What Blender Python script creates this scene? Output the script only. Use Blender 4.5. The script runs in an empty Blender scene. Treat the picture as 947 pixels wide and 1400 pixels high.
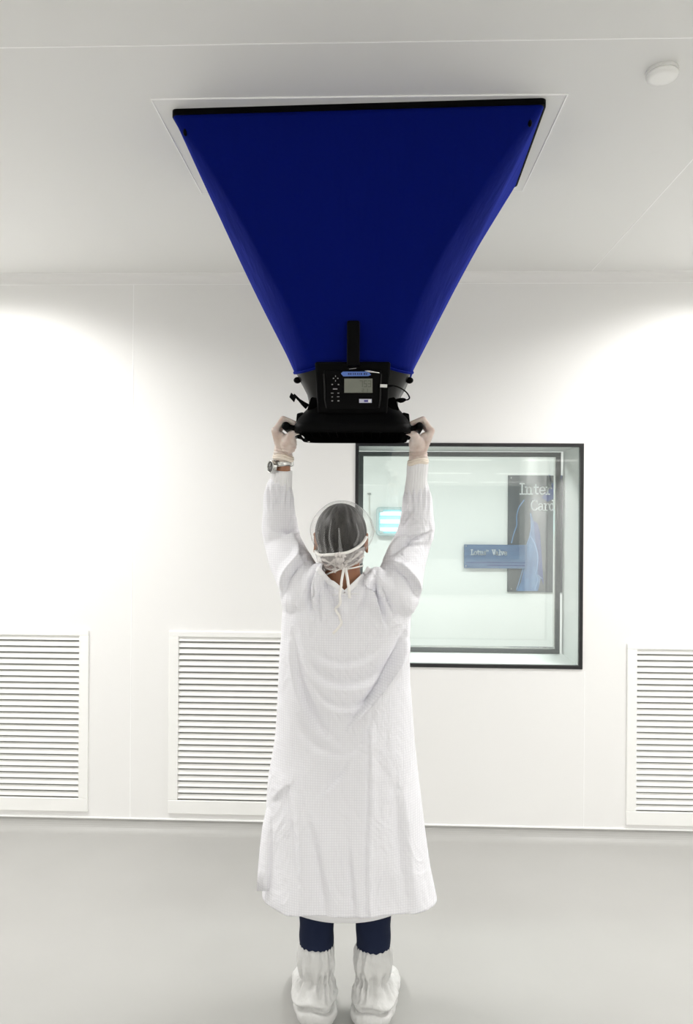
import bpy, math, random
import numpy as np
random.seed(4)
rng = np.random.RandomState(7)
PI = math.pi
sc = bpy.context.scene
col = sc.collection

# ------------------------------------------------------------------ camera
FPX, YAW, ROLL, EYE = 1040.0, math.radians(2.0), 0.007, 1.75
cd = bpy.data.cameras.new('camera')
cam = bpy.data.objects.new('camera', cd)
col.objects.link(cam)
cd.sensor_fit = 'VERTICAL'; cd.sensor_height = 36; cd.lens = 36 * FPX / 1400
cd.clip_start = .05
from mathutils import Matrix, Vector, Euler
cam.matrix_world = (Matrix.Translation((0, 0, EYE)) @ Matrix.Rotation(YAW, 4, 'Z')
                    @ Matrix.Rotation(PI / 2, 4, 'X') @ Matrix.Rotation(ROLL, 4, 'Z'))
sc.camera = cam
_F = np.array((-math.sin(YAW), math.cos(YAW), 0)); _R = np.array((math.cos(YAW), math.sin(YAW), 0)); _U = np.array((0, 0, 1.))
_r = _R * math.cos(ROLL) + _U * math.sin(ROLL); _u = -_R * math.sin(ROLL) + _U * math.cos(ROLL)


def P(px, py, Y):
    """point of the room at depth Y that was measured at photo position px, py"""
    d = _F + (px - 473.5) / FPX * _r - (py - 700) / FPX * _u
    t = Y / d[1]
    return np.array((d[0] * t, Y, EYE + d[2] * t))


# ------------------------------------------------------------------ materials
def mat(name, rgb, rough=.5, metal=0, spec=.5, **kw):
    m = bpy.data.materials.new(name); m.use_nodes = True
    b = m.node_tree.nodes['Principled BSDF']
    b.inputs['Base Color'].default_value = (*rgb, 1)
    b.inputs['Roughness'].default_value = rough
    b.inputs['Metallic'].default_value = metal
    b.inputs['Specular IOR Level'].default_value = spec
    for k, v in kw.items():
        b.inputs[k.replace('_', ' ')].default_value = v
    return m


def nodes(m):
    return m.node_tree.nodes, m.node_tree.links, m.node_tree.nodes['Principled BSDF']


def bump_noise(m, scale, strength, dist=.01, stretch=(1, 1, 1), detail=3):
    N, L, b = nodes(m)
    tc = N.new('ShaderNodeTexCoord'); mp = N.new('ShaderNodeMapping'); mp.inputs['Scale'].default_value = stretch
    nz = N.new('ShaderNodeTexNoise'); nz.inputs['Scale'].default_value = scale; nz.inputs['Detail'].default_value = detail
    bp = N.new('ShaderNodeBump'); bp.inputs['Strength'].default_value = strength; bp.inputs['Distance'].default_value = dist
    L.new(tc.outputs['Object'], mp.inputs['Vector']); L.new(mp.outputs[0], nz.inputs['Vector'])
    L.new(nz.outputs['Fac'], bp.inputs['Height']); L.new(bp.outputs[0], b.inputs['Normal'])
    return m


def vary(m, c1, c2, scale, stretch=(1, 1, 1)):
    N, L, b = nodes(m)
    tc = N.new('ShaderNodeTexCoord'); mp = N.new('ShaderNodeMapping'); mp.inputs['Scale'].default_value = stretch
    nz = N.new('ShaderNodeTexNoise'); nz.inputs['Scale'].default_value = scale; nz.inputs['Detail'].default_value = 4
    rp = N.new('ShaderNodeValToRGB')
    rp.color_ramp.elements[0].position = .35; rp.color_ramp.elements[0].color = (*c1, 1)
    rp.color_ramp.elements[1].position = .65; rp.color_ramp.elements[1].color = (*c2, 1)
    L.new(tc.outputs['Object'], mp.inputs['Vector']); L.new(mp.outputs[0], nz.inputs['Vector'])
    L.new(nz.outputs['Fac'], rp.inputs['Fac']); L.new(rp.outputs[0], b.inputs['Base Color'])
    return m


def emit(name, rgb, s):
    m = mat(name, rgb, .4)
    b = m.node_tree.nodes['Principled BSDF']
    b.inputs['Emission Color'].default_value = (*rgb, 1); b.inputs['Emission Strength'].default_value = s
    return m


def thin_clear(name, rgb, opaque, rough=.6):
    """thin translucent film: part see-through, part cloth"""
    m = mat(name, rgb, rough)
    N, L, b = nodes(m)
    b.inputs['Alpha'].default_value = opaque
    return m


def glass(name, tint, rip):
    m = bpy.data.materials.new(name); m.use_nodes = True
    N = m.node_tree.nodes; L = m.node_tree.links; N.clear()
    out = N.new('ShaderNodeOutputMaterial'); mx = N.new('ShaderNodeMixShader')
    tr = N.new('ShaderNodeBsdfTransparent'); tr.inputs[0].default_value = (*tint, 1)
    gl = N.new('ShaderNodeBsdfGlossy'); gl.inputs['Roughness'].default_value = .015
    gl.inputs['Color'].default_value = (1, 1, 1, 1)
    lw_ = N.new('ShaderNodeLayerWeight'); lw_.inputs['Blend'].default_value = .5
    pw = N.new('ShaderNodeMath'); pw.operation = 'POWER'; pw.inputs[1].default_value = 5
    fr = N.new('ShaderNodeMath'); fr.operation = 'MULTIPLY_ADD'; fr.inputs[1].default_value = .96; fr.inputs[2].default_value = .04
    L.new(lw_.outputs['Facing'], pw.inputs[0]); L.new(pw.outputs[0], fr.inputs[0])
    tc = N.new('ShaderNodeTexCoord'); mp = N.new('ShaderNodeMapping'); mp.inputs['Scale'].default_value = (1.5, 1, 9)
    nz = N.new('ShaderNodeTexNoise'); nz.inputs['Scale'].default_value = 1.6; nz.inputs['Detail'].default_value = 2
    bp = N.new('ShaderNodeBump'); bp.inputs['Strength'].default_value = 1; bp.inputs['Distance'].default_value = rip
    L.new(tc.outputs['Object'], mp.inputs['Vector']); L.new(mp.outputs[0], nz.inputs['Vector'])
    L.new(nz.outputs['Fac'], bp.inputs['Height']); L.new(bp.outputs[0], gl.inputs['Normal'])
    L.new(fr.outputs[0], mx.inputs[0]); L.new(tr.outputs[0], mx.inputs[1]); L.new(gl.outputs[0], mx.inputs[2])
    L.new(mx.outputs[0], out.inputs[0])
    return m


WALL = mat('wall_panel_paint', (.87, .866, .855), .42, spec=.35)
CEIL = mat('ceiling_panel_paint', (.80, .80, .785), .5, spec=.3)
SEAM = mat('joint_sealant', (.97, .97, .965), .3)
FLOOR = bump_noise(vary(mat('vinyl_floor', (.66, .65, .63), .42, spec=.35), (.41, .405, .39), (.435, .43, .416), 1.2), 3, .05, .004)
GRILLE = mat('white_powder_coat', (.93, .93, .91), .35)
DARKDUCT = mat('duct_interior', (.45, .45, .44), .8)
BLACKGASK = mat('black_gasket', (.008, .008, .009), .35)
GREYFRAME = mat('grey_frame', (.10, .115, .115), .4)
REVEAL = mat('reveal_lining', (.70, .73, .715), .5)
BLUE = mat('blue_nylon', (.0010, .0060, .128), .7, IOR=1.12, Sheen_Weight=.6, Sheen_Roughness=.4)
BLUE.node_tree.nodes['Principled BSDF'].inputs['Sheen Tint'].default_value = (.05, .10, 1, 1)
bump_noise(BLUE, 5, .35, .02, (3, 3, .5))
BLACK = mat('black_plastic', (.0012, .0012, .0014), .5, IOR=1.15)
DGREY = mat('dark_grey_plastic', (.014, .014, .0135), .38, IOR=1.3)
GOWN = mat('white_gown_cloth', (.84, .83, .85), .75, spec=.2)
SKIN = mat('skin', (.42, .20, .115), .5, Subsurface_Weight=.08)
GLOVE = mat('latex_glove', (.66, .55, .49), .42, spec=.4, Subsurface_Weight=.1)
bump_noise(vary(GLOVE, (.60, .48, .42), (.74, .65, .60), 28), 55, .25, .004)
GLOVEROLL = mat('latex_roll', (.85, .76, .66), .45)
HAIR = vary(mat('dark_hair', (.03, .026, .022), .45), (.008, .0065, .0055), (.034, .030, .026), 40, (3, 3, .35))
NAVY = bump_noise(mat('navy_trousers', (.010, .016, .042), .85, spec=.2), 60, .3, .003)
BOOT = bump_noise(mat('white_shoe_cover', (.69, .69, .68), .38, spec=.4), 16, .7, .02, (1.4, 1.4, .7), 5)
KNIT = mat('white_knit', (.9, .895, .91), .85, spec=.1)
NET = thin_clear('clear_cap_film', (.9, .9, .9), .05)
N, L, b = nodes(NET)
lw = N.new('ShaderNodeLayerWeight'); lw.inputs['Blend'].default_value = .3
mr = N.new('ShaderNodeMapRange'); mr.inputs['To Min'].default_value = .005; mr.inputs['To Max'].default_value = .42
L.new(lw.outputs['Facing'], mr.inputs['Value']); L.new(mr.outputs[0], b.inputs['Alpha'])
TAPE = mat('white_tape', (.92, .9, .87), .7)
FILM = thin_clear('crumpled_film', (.92, .88, .86), .6)
PLEAT = thin_clear('film_pleat', (.9, .9, .9), .12)
STEEL = mat('steel', (.62, .62, .6), .22, 1)
LCD = mat('lcd_grey', (.17, .18, .145), .25)
LCDINK = mat('lcd_digits', (.07, .075, .05), .4)
BTN = mat('button_print', (.28, .28, .28), .5)
LBLUE = mat('label_blue', (.09, .19, .56), .4)
LINK = mat('label_print', (.02, .04, .15), .5)
WHITEPL = mat('white_plastic', (.82, .82, .80), .4)

# fine conductive grid woven into the gown, plus soft crumple
N, L, b = nodes(GOWN)
tc = N.new('ShaderNodeTexCoord'); sp = N.new('ShaderNodeSeparateXYZ'); L.new(tc.outputs['Object'], sp.inputs[0])


def mth(op, a, bb=None):
    n = N.new('ShaderNodeMath'); n.operation = op
    for i, v in enumerate((a, bb)):
        if v is None: continue
        if isinstance(v, (int, float)): n.inputs[i].default_value = v
        else: L.new(v, n.inputs[i])
    return n.outputs[0]


gx = mth('LESS_THAN', mth('FRACT', mth('MULTIPLY', sp.outputs['X'], 125)), .27)
gz = mth('LESS_THAN', mth('FRACT', mth('MULTIPLY', sp.outputs['Z'], 125)), .27)
g = mth('MAXIMUM', gx, gz)
mxc = N.new('ShaderNodeMix'); mxc.data_type = 'RGBA'
mxc.inputs[6].default_value = (.90, .897, .935, 1); mxc.inputs[7].default_value = (.82, .817, .86, 1)
L.new(g, mxc.inputs[0]); L.new(mxc.outputs[2], b.inputs['Base Color'])
nz = N.new('ShaderNodeTexNoise'); nz.inputs['Scale'].default_value = 9; nz.inputs['Detail'].default_value = 5
nz.inputs['Distortion'].default_value = .6
mp = N.new('ShaderNodeMapping'); mp.inputs['Scale'].default_value = (1, 1, .6)
L.new(tc.outputs['Object'], mp.inputs[0]); L.new(mp.outputs[0], nz.inputs['Vector'])
nz2 = N.new('ShaderNodeTexNoise'); nz2.inputs['Scale'].default_value = 6; nz2.inputs['Detail'].default_value = 3; nz2.inputs['Distortion'].default_value = 1.6
L.new(mp.outputs[0], nz2.inputs['Vector'])
ridge = mth('ABSOLUTE', mth('SUBTRACT', nz2.outputs['Fac'], .5))
hgt = mth('ADD', nz.outputs['Fac'], mth('MULTIPLY', ridge, -1.6))
bp = N.new('ShaderNodeBump'); bp.inputs['Strength'].default_value = .6; bp.inputs['Distance'].default_value = .02
L.new(hgt, bp.inputs['Height']); L.new(bp.outputs[0], b.inputs['Normal'])


# ------------------------------------------------------------------ mesh builder
class MB:
    def __init__(s):
        s.v = []; s.f = []; s.m = []; s.cur = 0

    def use(s, i):
        s.cur = i; return s

    def add(s, vs, fs):
        o = len(s.v)
        s.v += [tuple(map(float, p)) for p in vs]
        s.f += [tuple(i + o for i in f) for f in fs]; s.m += [s.cur] * len(fs)
        return s

    def box(s, lo, hi):
        x0, y0, z0 = lo; x1, y1, z1 = hi
        vs = [(x, y, z) for x in (x0, x1) for y in (y0, y1) for z in (z0, z1)]
        return s.add(vs, [(0, 1, 3, 2), (4, 6, 7, 5), (0, 4, 5, 1), (2, 3, 7, 6), (0, 2, 6, 4), (1, 5, 7, 3)])

    def hexa(s, a, b):
        """a, b: matching quads (front, back)"""
        vs = list(a) + list(b)
        return s.add(vs, [(0, 1, 2, 3), (7, 6, 5, 4), (0, 4, 5, 1), (1, 5, 6, 2), (2, 6, 7, 3), (3, 7, 4, 0)])

    def prism(s, poly, dvec):
        n = len(poly); a = [np.array(p, float) for p in poly]; dv = np.array(dvec, float)
        fs = [tuple(range(n)), tuple(range(2 * n - 1, n - 1, -1))]
        fs += [((i + 1) % n, i, n + i, n + (i + 1) % n) for i in range(n)]
        return s.add(a + [p + dv for p in a], fs)

    def loft(s, rings, cap0=True, cap1=True, closed=True):
        n = len(rings[0]); vs = [p for r in rings for p in r]; fs = []
        for i in range(len(rings) - 1):
            for j in range(n if closed else n - 1):
                k = (j + 1) % n
                fs.append((i * n + j, i * n + k, (i + 1) * n + k, (i + 1) * n + j))
        if cap0: fs.append(tuple(range(n - 1, -1, -1)))
        if cap1: fs.append(tuple((len(rings) - 1) * n + j for j in range(n)))
        return s.add(vs, fs)

    def tube(s, pts, r, n=12, flat=1.0, cap=True, flatdir=None):
        pts = [np.array(p, float) for p in pts]
        rs = r if isinstance(r, (list, tuple)) else [r] * len(pts)
        rings = []; prev = None
        for i, p in enumerate(pts):
            d = pts[min(i + 1, len(pts) - 1)] - pts[max(i - 1, 0)]
            d = d / (np.linalg.norm(d) + 1e-9)
            if flatdir is not None: ref = np.array(flatdir, float)
            elif prev is not None: ref = prev
            else: ref = np.array((0, 0, 1.)) if abs(d[2]) < .9 else np.array((0, 1., 0))
            a = ref - d * ref.dot(d); a /= np.linalg.norm(a) + 1e-9
            bb = np.cross(d, a); prev = a
            rings.append([p + rs[i] * (a * flat * math.cos(t) + bb * math.sin(t)) for t in np.linspace(0, 2 * PI, n, endpoint=False)])
        return s.loft(rings, cap, cap)

    def capsule(s, p0, p1, r0, r1, n=14):
        p0 = np.array(p0, float); p1 = np.array(p1, float)
        d = p1 - p0; ln = np.linalg.norm(d); d = d / (ln + 1e-9)
        ref = np.array((0, 0, 1.)) if abs(d[2]) < .9 else np.array((1., 0, 0))
        a = np.cross(d, ref); a /= np.linalg.norm(a); bb = np.cross(d, a)
        rings = []
        for c0, r, lat in [(p0, r0, np.linspace(-80, 0, 5)), (p1, r1, np.linspace(0, 80, 5))]:
            for q in np.radians(lat):
                rings.append([c0 + d * r * math.sin(q) + r * math.cos(q) * (a * math.cos(t) + bb * math.sin(t)) for t in np.linspace(0, 2 * PI, n, endpoint=False)])
        return s.loft(rings)

    def chain(s, pts, rs, n=14):
        for i in range(len(pts) - 1): s.capsule(pts[i], pts[i + 1], rs[i], rs[i + 1], n)
        return s

    def ell(s, c, r, n=20, m=12, rot=None):
        c = np.array(c, float); rings = []
        for q in np.linspace(-PI / 2 + .08, PI / 2 - .08, m):
            ring = []
            for t in np.linspace(0, 2 * PI, n, endpoint=False):
                p = np.array((r[0] * math.cos(q) * math.cos(t), r[1] * math.cos(q) * math.sin(t), r[2] * math.sin(q)))
                if rot is not None: p = np.array(rot @ Vector(p))
                ring.append(c + p)
            rings.append(ring)
        return s.loft(rings)

    def cyl(s, p0, p1, r0, r1=None, n=24):
        return s.tube([p0, p1], [r0, r0 if r1 is None else r1], n)

    def ribbon(s, pts, w, nrm=(0, -1, 0), th=.002):
        """flat stroke along a polyline, in the plane normal to nrm"""
        nrm = np.array(nrm, float)
        pts = [np.array(p, float) for p in pts]
        for a, bb in zip(pts[:-1], pts[1:]):
            d = bb - a; ln = np.linalg.norm(d)
            if ln < 1e-7: continue
            d /= ln; sd = np.cross(d, nrm) * w / 2; e = d * w * .42
            q = [a - e - sd, a - e + sd, bb + e + sd, bb + e - sd]
            s.hexa([p + nrm * th for p in q], q)
        return s

    def mesh(s, name, mats, org=(0, 0, 0)):
        me = bpy.data.meshes.new(name)
        o = np.array(org, float)
        me.from_pydata([tuple(np.array(p) - o) for p in s.v], [], s.f)
        for m in (mats if isinstance(mats, (list, tuple)) else [mats]): me.materials.append(m)
        if any(s.m): me.polygons.foreach_set('material_index', s.m)
        import bmesh
        bm = bmesh.new(); bm.from_mesh(me); bmesh.ops.recalc_face_normals(bm, faces=bm.faces); bm.to_mesh(me); bm.free()
        me.update()
        return me


ORG = {}


def link(me, name, parent=None, smooth=False, bevel=0, subsurf=0, angle=40):
    o = bpy.data.objects.new(name, me); col.objects.link(o)
    if parent is not None:
        o.parent = parent
    ORG[o.name] = ORG.get(parent.name, (0, 0, 0)) if parent is not None else (0, 0, 0)
    if smooth: me.polygons.foreach_set('use_smooth', [True] * len(me.polygons))
    if bevel:
        md = o.modifiers.new('bevel', 'BEVEL'); md.width = bevel; md.segments = 3; md.limit_method = 'ANGLE'; md.angle_limit = math.radians(angle)
    if subsurf:
        md = o.modifiers.new('sub', 'SUBSURF'); md.levels = subsurf; md.render_levels = subsurf
    return o


def part(name, mb, mats, parent=None, **k):
    org = ORG.get(parent.name, (0, 0, 0)) if parent is not None else (0, 0, 0)
    return link(mb.mesh(name, mats, org), name, parent, **k)


def tag(o, label=None, cat=None, group=None, kind=None):
    for k, v in (('label', label), ('category', cat), ('group', group), ('kind', kind)):
        if v: o[k] = v
    return o


def thing(name, loc, label, cat, group=None, kind=None):
    o = bpy.data.objects.new(name, None); col.objects.link(o)
    o.location = loc; o.empty_display_size = .1
    ORG[o.name] = tuple(loc)
    return tag(o, label, cat, group, kind)


def solo(name, mb, mats, loc, label=None, cat=None, group=None, kind=None, **k):
    o = link(mb.mesh(name, mats, loc), name, None, **k)
    o.location = loc; ORG[o.name] = tuple(loc)
    return tag(o, label, cat, group, kind)


def structure(name, mb, mats, **k):
    return tag(part(name, mb, mats, **k), kind='structure')


def remesh(mb, voxel, smooth=4, fac=.5):
    """union of overlapping closed shapes as one continuous surface; returns a mesh"""
    me = mb.mesh('tmp', [])
    o = bpy.data.objects.new('tmp', me); col.objects.link(o)
    r = o.modifiers.new('r', 'REMESH'); r.mode = 'VOXEL'; r.voxel_size = voxel
    if smooth:
        q = o.modifiers.new('s', 'SMOOTH'); q.factor = fac; q.iterations = smooth
    dg = bpy.context.evaluated_depsgraph_get(); dg.update()
    out = bpy.data.meshes.new_from_object(o.evaluated_get(dg))
    bpy.data.objects.remove(o); bpy.data.meshes.remove(me)
    return out


def coords(me):
    a = np.empty(len(me.vertices) * 3); me.vertices.foreach_get('co', a); return a.reshape(-1, 3)


def normals(me):
    a = np.empty(len(me.vertices) * 3); me.vertices.foreach_get('normal', a); return a.reshape(-1, 3)


def setco(me, a):
    me.vertices.foreach_set('co', np.asarray(a, dtype=np.float32).ravel()); me.update()


def linkmesh(me, name, m, parent, smooth=True):
    org = np.array(ORG[parent.name]); setco(me, coords(me) - org)
    me.name = name; me.materials.clear(); me.materials.append(m)
    return link(me, name, parent, smooth=smooth)


def sstep(a, b, x):
    t = np.clip((x - a) / (b - a), 0, 1); return t * t * (3 - 2 * t)


def spline(pts, n=40):
    """Catmull-Rom through points"""
    p = [np.array(q, float) for q in pts]; p = [2 * p[0] - p[1]] + p + [2 * p[-1] - p[-2]]
    out = []; k = len(p) - 3
    for t in np.linspace(0, k - 1e-6, n):
        i = int(t); u = t - i; a, b_, c, d = p[i:i + 4]
        out.append(.5 * ((2 * b_) + (-a + c) * u + (2 * a - 5 * b_ + 4 * c - d) * u * u + (-a + 3 * b_ - 3 * c + d) * u ** 3))
    return out


# ------------------------------------------------------------------ room shell
XL, XR, YB, YW, ZC = -4.2, 4.2, -13.0, 4.11, 3.03
structure('floor', MB().box((XL, YB, -.1), (XR, 4.05, 0)), FLOOR)
structure('ceiling', MB().box((XL, YB, ZC), (XR, 4.06, ZC + .1)), CEIL)
structure('wall_left', MB().box((XL - .1, YB, -.1), (XL, YW + .08, ZC + .1)), WALL)
structure('wall_right', MB().box((XR, YB, -.1), (XR + .1, YW + .08, ZC + .1)), WALL)
structure('wall_behind', MB().box((XL, YB - .1, -.1), (XR, YB, ZC + .1)), mat('grey_rear_wall', (.16, .165, .17), .6))

# front wall, cut for the window and the three grilles
WX0, WX1, WZ0, WZ1 = -.097, 1.123, .918, 2.125           # window opening
GW = .9
GR = [(-1.546 - GW, -1.546, .104, 1.094), (-1.103, -1.103 + GW, .104, 1.096), (1.358, 1.358 + GW, .094, 1.06)]
GF = .052                                                # grille frame width
holes = [(WX0, WX1, WZ0, WZ1)] + [(a + GF - .006, b_ - GF + .006, c + GF + .012, d - GF + .026) for a, b_, c, d in GR]
xs = sorted({XL, XR} | {h[0] for h in holes} | {h[1] for h in holes})
zs = sorted({.068, 2.986} | {h[2] for h in holes} | {h[3] for h in holes})
w = MB()
for x0, x1 in zip(xs[:-1], xs[1:]):
    for z0, z1 in zip(zs[:-1], zs[1:]):
        cx, cz = (x0 + x1) / 2, (z0 + z1) / 2
        if not any(h[0] < cx < h[1] and h[2] < cz < h[3] for h in holes):
            w.box((x0, YW, z0), (x1, YW + .05, z1))
structure('wall_front', w, WALL)
structure('wall_plenum_back', MB().box((XL, 4.50, -.1), (WX0 - .02, 4.56, ZC + .1)).box((WX1 + .02, 4.50, -.1), (XR, 4.56, ZC + .1))
          .box((WX0 - .02, 4.50, -.1), (WX1 + .02, 4.56, WZ0 - .012)).box((WX0 - .02, 4.50, WZ1 + .012), (WX1 + .02, 4.56, ZC + .1)), WALL)

# coved skirting and ceiling cove
n = 10
q = MB()
a = []
for x in (XL, XR):
    pr = [(x, YW + .002, 0.069)] + [(x, YW - .062 * (1 - math.cos(t)), .062 * (1 - math.sin(t))) for t in np.linspace(0, PI / 2, n)] + [(x, YW - .065, -.06), (x, YW + .04, -.06), (x, YW + .04, .069)]
    a.append([(p[0], p[1], max(p[2], -.06)) for p in pr])
structure('baseboard_front', q.loft(a), FLOOR, smooth=False)
structure('trim_1', MB().box((XL, YW - .005, .066), (XR, YW + .03, .073)), SEAM)
a = []
for x in (XL, XR):
    a.append([(x, YW, 2.984)] + [(x, YW - .05 * (1 - math.cos(t)), ZC - .046 * (1 - math.sin(t))) for t in np.linspace(0, PI / 2, n)] + [(x, YW - .05, ZC + .08), (x, YW + .05, ZC + .08), (x, YW + .05, 2.984)])
structure('trim_2', MB().loft(a), WALL)
structure('trim_3', MB().box((XL, YW - .0015, 2.981), (XR, YW + .002, 2.985)), SEAM)
structure('trim_4', MB().box((XL, 4.052, ZC - .0015), (XR, 4.056, ZC + .002)), SEAM)
# sealed joints between wall panels and between ceiling panels
structure('trim_5', MB().box((-1.317, YW - .0012, .073), (-1.312, YW + .002, 2.984)), SEAM)
structure('trim_6', MB().box((1.134, YW - .0012, .073), (1.138, YW + .002, WZ0 - .01)), SEAM)
structure('trim_7', MB().box((XL, 2.071, ZC - .0012), (XR, 2.075, ZC + .002)), SEAM)
structure('trim_8', MB().box((1.141, 2.075, ZC - .001), (1.145, 4.05, ZC + .002)), SEAM)
# flush frame round the ceiling filter
fx0, fx1, fy0, fy1, fw = -.70, .585, 2.340, 3.04, .004
fr = MB()
fr.box((fx0, fy0, ZC - .004), (fx1, fy0 + fw, ZC + .004)).box((fx0, fy1 - fw, ZC - .004), (fx1, fy1, ZC + .004))
fr.box((fx0, fy0 + fw, ZC - .004), (fx0 + fw, fy1 - fw, ZC + .004)).box((fx1 - fw, fy0 + fw, ZC - .004), (fx1, fy1 - fw, ZC + .004))
ft = thing('ceiling_filter', ((fx0 + fx1) / 2, (fy0 + fy1) / 2, ZC), 'flush white air filter in the ceiling covered by the blue hood', 'air filter')
part('frame', fr, SEAM, ft, bevel=.001)
part('diffuser_face', MB().box((fx0 + fw, fy0 + fw, ZC - .0015), (fx1 - fw, fy1 - fw, ZC + .004)), CEIL, ft)

# ------------------------------------------------------------------ window: two panes with a deep lined reveal between
W = thing('window_1', (WX0, YW, WZ0), 'square black-edged observation window in the white wall', 'window', kind='structure')
gk = .0185
f1 = MB()
for y0, y1 in ((YW - .006, YW + .02),):
    f1.box((WX0, y0, WZ0), (WX1, y1, WZ0 + gk)).box((WX0, y0, WZ1 - gk), (WX1, y1, WZ1))
    f1.box((WX0, y0, WZ0 + gk), (WX0 + gk, y1, WZ1 - gk)).box((WX1 - gk, y0, WZ0 + gk), (WX1, y1, WZ1 - gk))
part('outer_gasket', f1, BLACKGASK, W)
rv = MB(); t = .012
rv.box((WX0 + t, YW + .02, WZ0), (WX1 - t, 4.50, WZ0 + t)).box((WX0 + t, YW + .02, WZ1 - t), (WX1 - t, 4.50, WZ1))
rv.box((WX0, YW + .02, WZ0), (WX0 + t, 4.50, WZ1)).box((WX1 - t, YW + .02, WZ0), (WX1, 4.50, WZ1))
part('reveal_lining', rv, REVEAL, W)
f2 = MB(); k2 = .026; yi0, yi1 = 4.485, 4.53
fa, fb_, fc, fd = WX0 + t, WX1 - .028, WZ0 + t, WZ1 - .018
f2.box((fa, yi0, fc), (fb_, yi1, fc + k2)).box((fa, yi0, fd - k2), (fb_, yi1, fd))
f2.box((fa, yi0, fc + k2), (fa + k2, yi1, fd - k2)).box((fb_ - k2, yi0, fc + k2), (fb_, yi1, fd - k2))
part('inner_frame', f2, GREYFRAME, W, bevel=.002)
f3 = MB(); k3 = .006
f3.box((fb_ - k2 - k3, yi0 + .01, fc + k2), (fb_ - k2, yi1, fd - k2)).box((fa + k2, yi0 + .01, fc + k2), (fb_ - k2 - k3, yi1, fc + k2 + k3))
part('glazing_bead', f3, STEEL, W)
G1 = glass('pane_near', (.982, .988, .985), .00002)
G2 = glass('pane_far', (.975, .988, .98), .00002)
tl = .004
part('pane', MB().prism([(WX0 + .008, YW + .000, WZ0 + .008), (WX1 - .008, YW + .000, WZ0 + .008), (WX1 - .008, YW + .0185, WZ1 - .008), (WX0 + .008, YW + .0185, WZ1 - .008)], (0, .0004, 0)), G1, W)
part('pane', MB().prism([(fa + .008, 4.512, fc + .008), (fb_ - .008, 4.512, fc + .008), (fb_ - .008, 4.498, fd - .008), (fa + .008, 4.498, fd - .008)], (0, .0004, 0)), G2, W)

# ------------------------------------------------------------------ room beyond the window
FY = 8.5
FARW = mat('far_wall_paint', (.73, .748, .738), .5)
structure('wall_beyond', MB().box((-3.2, FY, -.1), (4.6, FY + .1, 3.2)), FARW)
structure('wall_beyond_left', MB().box((-3.3, 4.56, -.1), (-3.2, FY, 3.2)), FARW)
structure('wall_beyond_right', MB().box((4.6, 4.56, -.1), (4.7, FY, 3.2)), FARW)
structure('floor_beyond', MB().box((-3.2, 4.56, -.1), (4.6, FY, 0)), FLOOR)
structure('ceiling_beyond', MB().box((-3.2, 4.56, 2.95), (4.6, FY, 3.05)), CEIL)

POST = vary(mat('poster_grey', (.06, .07, .078), .35), (.070, .080, .087), (.090, .096, .100), 6)
PBLUE = vary(mat('poster_blue', (.07, .17, .38), .35), (.075, .14, .28), (.125, .225, .39), 7, (2, 1, .7))
PDEEP = mat('poster_deep_blue', (.035, .06, .18), .4)
PLIGHT = mat('poster_light_blue', (.2, .33, .55), .4)
PWHITE = mat('poster_lettering', (.66, .69, .70), .5)
GLY = {
    'I': [[(.1, 0), (.5, 0)], [(.1, 1), (.5, 1)], [(.3, 0), (.3, 1)]],
    'n': [[(0, .68), (.15, .68), (.15, 0)], [(0, 0), (.3, 0)], [(.15, .45), (.25, .62), (.38, .68), (.5, .6), (.53, .45), (.53, 0)], [(.4, 0), (.68, 0)]],
    't': [[(.2, .92), (.2, .14), (.28, .02), (.42, .04)], [(.04, .66), (.42, .66)]],
    'e': [[(.08, .36), (.56, .36), (.53, .54), (.42, .66), (.3, .68), (.15, .6), (.07, .43), (.07, .25), (.15, .07), (.3, 0), (.45, .03), (.55, .13)]],
    'r': [[(0, .67), (.15, .67), (.15, 0)], [(0, 0), (.33, 0)], [(.15, .44), (.25, .6), (.36, .68), (.48, .66), (.49, .56)]],
    'C': [[(.66, .72), (.66, .97)], [(.65, .8), (.55, .95), (.4, 1), (.22, .93), (.1, .7), (.08, .45), (.13, .2), (.27, .03), (.42, 0), (.58, .05), (.67, .2)]],
    'a': [[(.1, .56), (.2, .67), (.36, .67), (.46, .55), (.46, .08), (.52, 0), (.6, 0)], [(.46, .4), (.22, .37), (.09, .26), (.09, .11), (.18, 0), (.32, .02), (.46, .15)]],
    'd': [[(.34, 1), (.47, 1), (.47, 0), (.62, 0)], [(.47, .5), (.38, .65), (.24, .68), (.11, .57), (.07, .35), (.11, .12), (.23, 0), (.36, .03), (.47, .18)]],
    'L': [[(.08, 0), (.6, 0), (.6, .22)], [(.08, 1), (.4, 1)], [(.22, 0), (.22, 1)]],
    'o': [[(.3, .68), (.14, .6), (.07, .42), (.07, .25), (.15, .07), (.3, 0), (.45, .07), (.53, .25), (.53, .42), (.46, .6), (.3, .68)]],
    'u': [[(0, .68), (.13, .68), (.13, .2), (.2, .03), (.33, 0), (.45, .1), (.5, .22)], [(.38, .68), (.5, .68), (.5, 0), (.63, 0)]],
    's': [[(.47, .5), (.45, .62), (.3, .68), (.14, .62), (.12, .48), (.25, .38), (.42, .3), (.49, .18), (.42, .04), (.27, 0), (.12, .06), (.1, .2)]],
    'V': [[(-.02, 1), (.24, 1)], [(.46, 1), (.72, 1)], [(.1, 1), (.35, 0), (.6, 1)]],
    'l': [[(.05, 1), (.2, 1), (.2, 0)], [(.05, 0), (.35, 0)]],
    'v': [[(-.02, .68), (.2, .68)], [(.38, .68), (.6, .68)], [(.08, .68), (.29, 0), (.5, .68)]],
    'T': [[(0, 1), (.5, 1)], [(.25, 1), (.25, 0)]],
    'M': [[(0, 0), (0, 1), (.3, .4), (.6, 1), (.6, 0)]],
}


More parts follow.
